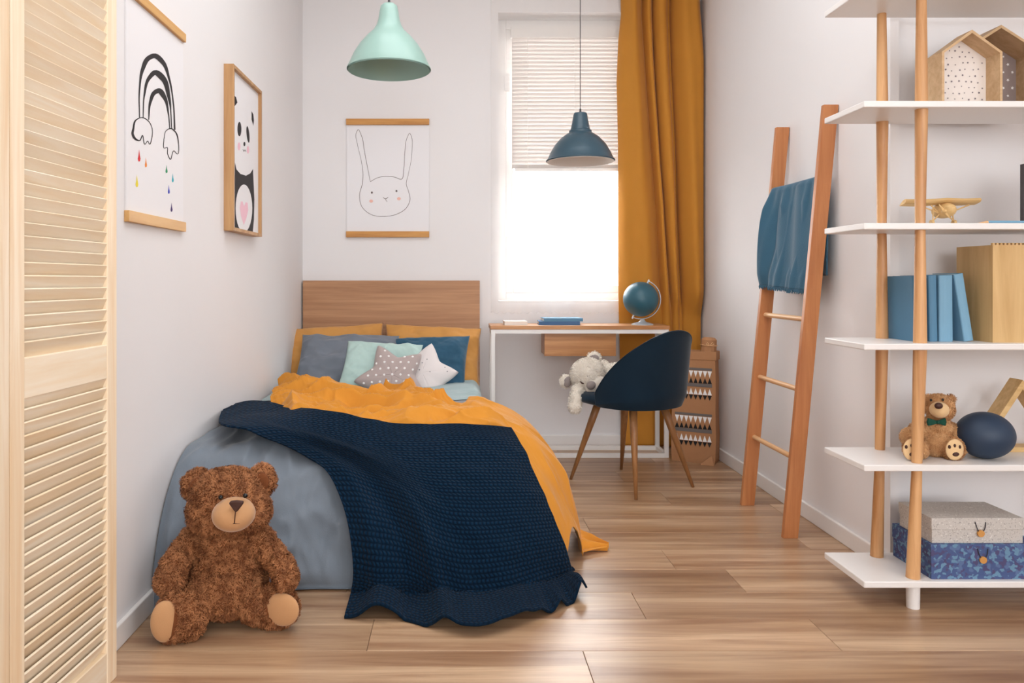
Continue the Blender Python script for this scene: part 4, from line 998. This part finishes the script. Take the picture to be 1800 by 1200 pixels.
# ------------------------------------------------------------------ shelving unit
sh = thing('shelf_unit', 'open shelving unit with white boards and tapered wooden posts at the right', 'shelf', (1.7, 2.44, 0))
SY0, SY1, SX0, SX1 = 2.32, 2.572, 1.236, 2.25
SZ = [(.071, .091), (.4235, .4430), (.790, .8095), (1.1545, 1.174), (1.5235, 1.543), (1.8795, 1.899)]
for z0, z1_ in SZ: b = B(); b.box(SX0, SX1, SY0, SY1, z0, z1_); b.make('shelf_board', M['shelf'], sh, bevel=.003)
xo = [1.402, 1.414, 1.424, 1.424, 1.428, 1.428]; xb = [1.392, 1.402, 1.409, 1.408, 1.410, 1.408]
rw = [(.0200, .0145), (.0150, .0190), (.0190, .0145), (.0145, .0180), (.0180, .0140)]
for (xx, yy) in ((xo, 2.352), (xb, 2.535), ([q+.66 for q in xo], 2.352), ([q+.66 for q in xo], 2.535)):
    for k in range(5):
        za_, zb_ = SZ[k][1], SZ[k+1][0]; b = B(); b.tube([(xx[k], yy, za_), (xx[k]*.5+xx[k+1]*.5, yy, (za_+zb_)/2), (xx[k+1], yy, zb_)], [rw[k][0], sum(rw[k])/2, rw[k][1]], 24); b.make('post', M['post'], sh, smooth='auto')
    b = B(); b.tube([(xx[0], yy, .071), (xx[0], yy, 0)], [.0195, .0185], 24); b.make('foot', M['shelf'], sh, smooth='auto')

# house-shaped boxes
def house(label, xc, yf, dep, hw_, ze, za_, mback, prints, pm_):
    z0 = 1.543; o = thing('house_box', label, 'wall box', (xc, yf+dep/2, z0)); t = .0075
    out = [(-hw_, 0), (hw_, 0), (hw_, ze-z0), (0, za_-z0), (-hw_, ze-z0)]
    inn = [(-hw_+t, t), (hw_-t, t), (hw_-t, ze-z0-t*.5), (0, za_-z0-t*1.35), (-hw_+t, ze-z0-t*.5)]
    names = ['base_panel', 'side_panel', 'roof_panel', 'roof_panel', 'side_panel']
    for i in range(5):
        j = (i+1) % 5; b = B(); q = [out[i], out[j], inn[j], inn[i]]
        b.prism(q, lambda u, v: Vector((xc+u, yf, z0+v)), (0, dep, 0)); b.make(names[i], M['housewood'], o)
    bk = B(); bk.prism(inn, lambda u, v: Vector((xc+u, yf+dep-.008, z0+v)), (0, .006, 0)); bk = bk.make('back_panel', mback, o)
    pb = B(); rg = random.Random(5)
    for (u, v, r) in prints(inn):
        a0 = rg.uniform(0, 1); pts = []
        for k in range(10): a = a0+PI*k/5; rr_ = r if k % 2 == 0 else r*.45; pts.append(Vector((xc+u+rr_*math.cos(a), yf+dep-.0086, z0+v+rr_*math.sin(a))))
        pb.face(pb.vs(pts))
    pb.make('star_print', pm_, bk)
def inside(u, v, inn): return abs(u) < inn[1][0]-.008 and .01 < v < inn[3][1]-.012-(abs(u)/inn[1][0])*(inn[3][1]-inn[2][1])
rg = random.Random(11)
house('small house-shaped wooden box with a white star-print back on the upper shelf', 1.606, 2.385, .072, .094, 1.711, 1.779, M['starpaper'], lambda inn: [(u, v, rg.uniform(.0025, .0045)) for u, v in ((i*.021+(j % 2)*.010+rg.uniform(-.004, .004), .015+j*.019+rg.uniform(-.004, .004)) for i in range(-5, 6) for j in range(12)) if inside(u, v, inn)], M['greyprint'])
house('larger house-shaped wooden box with a taupe star-print back, behind the small one', 1.750, 2.46, .105, .125, 1.738, 1.819, M['taupe'], lambda inn: [(u, v, rg.uniform(.004, .0085)) for u, v in ((i*.030+(j % 2)*.015, .02+j*.026) for i in range(-5, 6) for j in range(11)) if inside(u, v, inn)], M['whiteprint'])

# toy aeroplane
ap = thing('toy_aeroplane', 'small carved wooden model aeroplane on the middle shelf', 'toy plane', (1.55, 2.44, 1.174))
W = lambda x, y, D=2.42: P(x, y, D)
b = B(); b.ell(W(1659, 370, 2.43), (.026, .05, .025), (0, 0, 0), 3); b.tube([W(1659, 369, 2.44), W(1657, 372, 2.52), W(1656, 374, 2.56)], [.018, .010, .004], 14); b.make('fuselage', M['planewood'], ap, smooth=True)
b = B()
wq = [W(1587, 357), W(1620, 357.5), W(1659, 355), W(1690, 356), W(1719, 355)]
pr_ = [(-.022, 0), (-.016, .0035), (0, .0042), (.022, .0008), (.022, -.0008), (0, -.002), (-.016, -.0025)]
R0 = []
for i, c_ in enumerate(wq): s_ = .8 if i in (0, 4) else 1; R0.append(b.vs([c_+Vector((0, u*s_, v*2-u*.28)) for u, v in pr_]))
for i in range(4):
    for k in range(7): b.face([R0[i][k], R0[i][(k+1) % 7], R0[i+1][(k+1) % 7], R0[i+1][k]])
b.face(R0[0]); b.face(R0[-1][::-1]); b.make('wing', M['planewood'], ap, smooth='auto')
b = B(); b.ell(W(1660, 371, 2.375), (.008, .010, .008), (0, 0, 0), 2); b.ell(W(1660, 371, 2.372), (.030, .0018, .0040), (0, .9, 0), 2); b.make('propeller', M['planewood'], ap, smooth=True)
for p0_, p1_ in ((W(1650, 374), W(1612, 360)), (W(1668, 374), W(1704, 360)), (W(1652, 376), W(1639, 389)), (W(1666, 376), W(1676, 389)), (W(1648, 372), W(1636, 360)), (W(1640, 389), W(1640, 366)), (W(1676, 388), W(1673, 364))):
    b = B(); b.tube([p0_, p1_], .0022, 8); b.make('strut', M['planewood'], ap)
for x_ in (1638, 1677):
    c_ = W(x_, 388.2); c_.z = 1.174+.0085; b = B(); b.tube([c_-Vector((.004, 0, 0)), c_+Vector((.004, 0, 0))], .0085, 20); b.make('wheel', M['planewood'], ap)
b = B(); b.ell(W(1656, 374, 2.56), (.028, .008, .0015), (0, 0, 0), 2); b.ell(W(1656, 371, 2.56), (.0015, .008, .012), (0, 0, 0), 2); b.make('tail_plane', M['planewood'], ap)
# pencil and blue book on the middle shelf
pc = thing('pencil', 'light blue pencil with a sharpened wooden tip lying on the middle shelf', 'pencil', P(1770, 389, 2.36))
zc = 1.1785; x0_ = P(1736, 0, 2.36).x
b = B(); b.tube([(x0_, 2.36, zc+.001), (x0_+.28, 2.372, zc+.001)], .0052, 6); b.make('pencil_body', M['bookblue'], pc)
b = B(); b.tube([(x0_-.033, 2.3585, zc-.003), (x0_, 2.36, zc+.001)], [.0008, .0050], 12); b.make('pencil_tip', M['dowel'], pc)
pf = thing('picture_frame', 'dark grey frame edge at the far right of the middle shelf', 'frame', (1.81, 2.43, 1.174))
b = B(); x0_ = P(1797.3, 0, 2.40).x; b.box(x0_, x0_+.012, 2.395, 2.41, 1.175, 1.364); b.box(x0_+.15, x0_+.162, 2.395, 2.41, 1.175, 1.364); b.box(x0_+.012, x0_+.15, 2.395, 2.41, 1.175, 1.187); b.box(x0_+.012, x0_+.15, 2.395, 2.41, 1.352, 1.364); b.make('frame_border', mat('charcoal_wood', rgb(70, 66, 68), .5), pf)
b = B(); b.box(x0_+.012, x0_+.15, 2.402, 2.408, 1.187, 1.352); b.make('picture_print', M['paper'], pf)

# blue books on the fourth shelf
zs = .8095
def standbook(label, x, w_, tilt, cov, h, y0, d):
    """spine towards the camera; x = left foot, tilt leans the top to the left"""
    R_ = Matrix.Translation((x, y0, zs)) @ Matrix.Rotation(tilt, 4, 'Y'); o = thing('book', label, 'book', (x+w_/2, y0+d/2, zs)); t = .002
    if tilt < 0: R_ = Matrix.Translation((x, y0, zs)) @ Matrix.Translation((w_, 0, 0)) @ Matrix.Rotation(tilt, 4, 'Y') @ Matrix.Translation((-w_, 0, 0)) if False else R_
    b = B(); b.box(0, t, 0, d, 0, h, R_); b.box(w_-t, w_, 0, d, 0, h, R_)
    L_ = [(0, 0)]+[(w_*.5-w_*.5*math.cos(PI*k/6), -.006*math.sin(PI*k/6)) for k in range(7)]+[(w_, 0), (w_, t), (0, t)]
    pts = [(w_*.5-w_*.5*math.cos(PI*k/6), -.006*math.sin(PI*k/6)) for k in range(7)]+[(w_, t), (0, t)]
    b.prism(pts, lambda u, v: R_ @ Vector((u, v, 0)), R_.to_3x3() @ Vector((0, 0, h))); b.make('cover', cov, o, bevel=.0006)
    b = B(); b.box(t, w_-t, t, d-.004, .003, h-.003, R_); b.make('pages', M['pages'], o)
s_ = 2.40/F
standbook('leftmost of the four blue books, mostly hidden by the front post', (1608-CX)*s_, .027, -.045, M['bookblue2'], .205, 2.40, .15)
standbook('thin blue book with a fluted spine, second from the left of the four', (1633-CX)*s_, .026, -.02, M['bookblue2'], .207, 2.40, .15)
standbook('widest pale blue book, third from the left of the four', (1650.5-CX)*s_, .043, -.008, M['bookblue'], .207, 2.40, .15)
standbook('pale blue book leaning left against the upright ones', (1694-CX)*s_, .030, -.155, M['bookblue'], .212, 2.40, .15)
# finger-jointed plywood box
bx = thing('wooden_box', 'tall plywood box with finger-jointed top edge at the right of the fourth shelf', 'box', (1.78, 2.44, zs))
x0_ = P(1745, 0, 2.36).x; x1_ = x0_+.22; hh_ = .300
b = B(); b.box(x0_, x1_, 2.36, 2.368, zs, zs+hh_)
k = 0
while x0_+k*.012 < x1_-.006: b.box(x0_+k*.012, x0_+k*.012+.006, 2.36, 2.368, zs+hh_, zs+hh_+.006); k += 1
b.make('front_panel', M['ply'], bx)
for xx in (x0_, x1_-.008): b = B(); b.box(xx, xx+.008, 2.368, 2.53, zs, zs+hh_); b.make('side_panel', M['ply'], bx)
b = B(); b.box(x0_+.008, x1_-.008, 2.522, 2.53, zs, zs+hh_); b.make('back_panel', M['ply'], bx)
b = B(); b.box(x0_+.008, x1_-.008, 2.368, 2.522, zs, zs+.008); b.make('base_panel', M['ply'], bx)

# small golden bear
z5 = .443
gb = thing('teddy_bear', 'small golden teddy bear with a green bow tie on the lower shelf', 'teddy bear', (1.50, 2.43, z5))
blobs = [E(1650, 715, 2.43, (.043, .040, .040)), E(1655, 720, 2.425, (.036, .036, .033)), E(1632, 702, 2.44, (.016, .010, .016)), E(1671, 702, 2.44, (.016, .010, .016)),
         E(1647, 750, 2.445, (.046, .042, .036)), E(1646, 775, 2.445, (.056, .050, .050)),
         E(1615, 757, 2.44, (.030, .028, .028)), E(1600, 768, 2.425, (.028, .028, .028)), E(1677, 762, 2.44, (.026, .026, .034), (0, -.4, 0)), E(1688, 780, 2.425, (.026, .028, .03)),
         E(1612, 788, 2.41, (.033, .035, .032)), E(1604, 788, 2.39, (.028, .020, .034)), E(1672, 790, 2.41, (.036, .035, .032)), E(1676, 789, 2.392, (.032, .022, .036))]
gbody = plush(blobs, 'body', M['tanfur'], gb, .0035, 5)
fur(gbody, 'fur', M['tanpile'], 16000, .0055, .0006, .9, [(P(1649, 718, 2.37), (.028, .03, .028)), (P(1602, 790, 2.365), (.024, .02, .030)), (P(1677, 790, 2.365), (.027, .02, .032))], 9)
b = B(); b.ell(P(1651, 720, 2.395), (.027, .028, .025), (0, 0, 0), 4); b.make('muzzle', M['tanlight'], gb, smooth=True)
b = B(); b.ell(P(1650, 713, 2.368), (.0125, .008, .010), (0, 0, 0), 3); b.make('nose', M['nose'], gb, smooth=True)
for x_, y_ in ((1636.5, 703), (1657.5, 702.5)): b = B(); b.ell(P(x_, y_, 2.393), (.0038, .0038, .0044), (0, 0, 0), 2); b.make('eye', M['eye'], gb, smooth=True)
for x_, y_, rx_ in ((1602, 790, .026), (1678, 790, .028)):
    pd = B(); pd.ell(P(x_, y_, 2.372), (rx_, .008, .033), (0, 0, 0), 3); pd = pd.make('foot_pad', M['tanlight'], gb, smooth=True)
    b = B(); b.ell(P(x_+2, y_+8, 2.366), (.011, .004, .0075), (0, 0, 0), 2)
    for ddx in (-9, 0, 9): b.ell(P(x_+ddx, y_-7+abs(ddx)*.25, 2.366), (.0042, .004, .006), (0, 0, 0), 2)
    b.make('paw_print', M['nose'], pd, smooth=True)
bw = B(); c_ = P(1648, 742, 2.39)
for s in (-1, 1): bw.prism([(0, .004), (s*.027, .013), (s*.030, 0), (s*.027, -.012), (0, -.004)], lambda u, v: c_+Vector((u, -.003+abs(u)*.15, v)), (0, .008, 0))
bw.ell(c_, (.006, .008, .006), (0, 0, 0), 2); bw.make('bow_tie', M['bow'], gb, bevel=.002)
# navy ball
cb = P(1735, 765.5, 2.40); rb = .0835
b = B(); b.ell((cb.x, 2.41, z5+.0725), (.084, .075, .0725), (0, 0, 0), 5); o = b.make('ball', M['ball'], origin=(cb.x, 2.41, z5), smooth=True); tag(o, 'matte navy blue oval ball on the lower shelf beside the golden bear', 'ball')
# triangular wooden frame
tf_ = thing('triangle_frame', 'natural wooden triangular frame behind the navy ball on the lower shelf', 'frame', (1.80, 2.51, z5))
A_, B_, C_ = Vector((1.690, 2.495, z5)), Vector((2.0, 2.495, z5)), Vector((1.845, 2.495, z5+.235)); cen = (A_+B_+C_)/3
def ins(p_): return cen+(p_-cen)*.80
for p_, q_ in ((A_, B_), (B_, C_), (C_, A_)):
    b = B(); t_ = Vector((0, .06, 0)); b.hexa([p_, q_, ins(q_), ins(p_), p_+t_, q_+t_, ins(q_)+t_, ins(p_)+t_]); b.make('frame_bar', M['planewood'], tf_, bevel=.001)

# storage boxes
z6 = .091
def sbox(label, x0, x1, y0, y1, z0, z1_, mt, lidh, cx_, drop):
    o = thing('storage_box', label, 'box', ((x0+x1)/2, (y0+y1)/2, z0))
    b = B(); b.box(x0+.002, x1-.002, y0+.002, y1-.002, z0, z1_-lidh+.004); b.make('box_body', mt, o, bevel=.001)
    b = B(); b.box(x0, x1, y0, y1, z1_-lidh, z1_); b.make('lid', mt, o, bevel=.001)
    zt_ = z1_-.012; zz = zt_-drop; b = B()
    for s in (-1, 1): b.tube([(cx_+s*.016, y0-.001, zt_), (cx_+s*.013, y0-.004, (zt_+zz)/2), (cx_+s*.006, y0-.004, zz)], .0013, 6)
    cl = b.make('string_loop', M['string'], o)
    b = B(); b.tube([(cx_, y0-.0055, zz-.004), (cx_, y0, zz-.004)], .0105, 20); b.make('button', M['button'], o)
sbox('blue floral-patterned storage box with string clasp on the bottom shelf', 1.448, 1.79, 2.336, 2.545, z6, .1975, M['floral'], .045, P(1727, 0, 2.336).x, .030)
sbox('speckled grey storage box stacked on the blue floral one', 1.455, 1.737, 2.345, 2.520, .1978, .275, M['terrazzo'], .035, P(1723, 0, 2.345).x, .030)

# ------------------------------------------------------------------ groups of alike things, print patterns
for o in bpy.data.objects:
    L_ = o.get('label', ''); c = o.get('category', '')
    if c == 'pillow': o['group'] = 'pillows at the head of the bed'
    elif 'star-shaped' in L_: o['group'] = 'star cushions on the bed'
    elif 'of the four' in L_ or 'leaning left' in L_: o['group'] = 'blue books on the fourth shelf'
    elif c == 'book': o['group'] = 'books on the desk'
    elif L_.startswith('hanging poster'): o['group'] = 'hanging posters'
    elif 'pendant lamp' in L_: o['group'] = 'metal pendant lamps'
    elif 'storage box' in L_: o['group'] = 'storage boxes on the bottom shelf'
    elif 'house-shaped' in L_: o['group'] = 'house-shaped boxes on the upper shelf'
    if o.name.split('.')[0] in ('star_print', 'white_triangle_row', 'black_triangle_row', 'paw_print', 'ladder_cord'): o['kind'] = 'stuff'
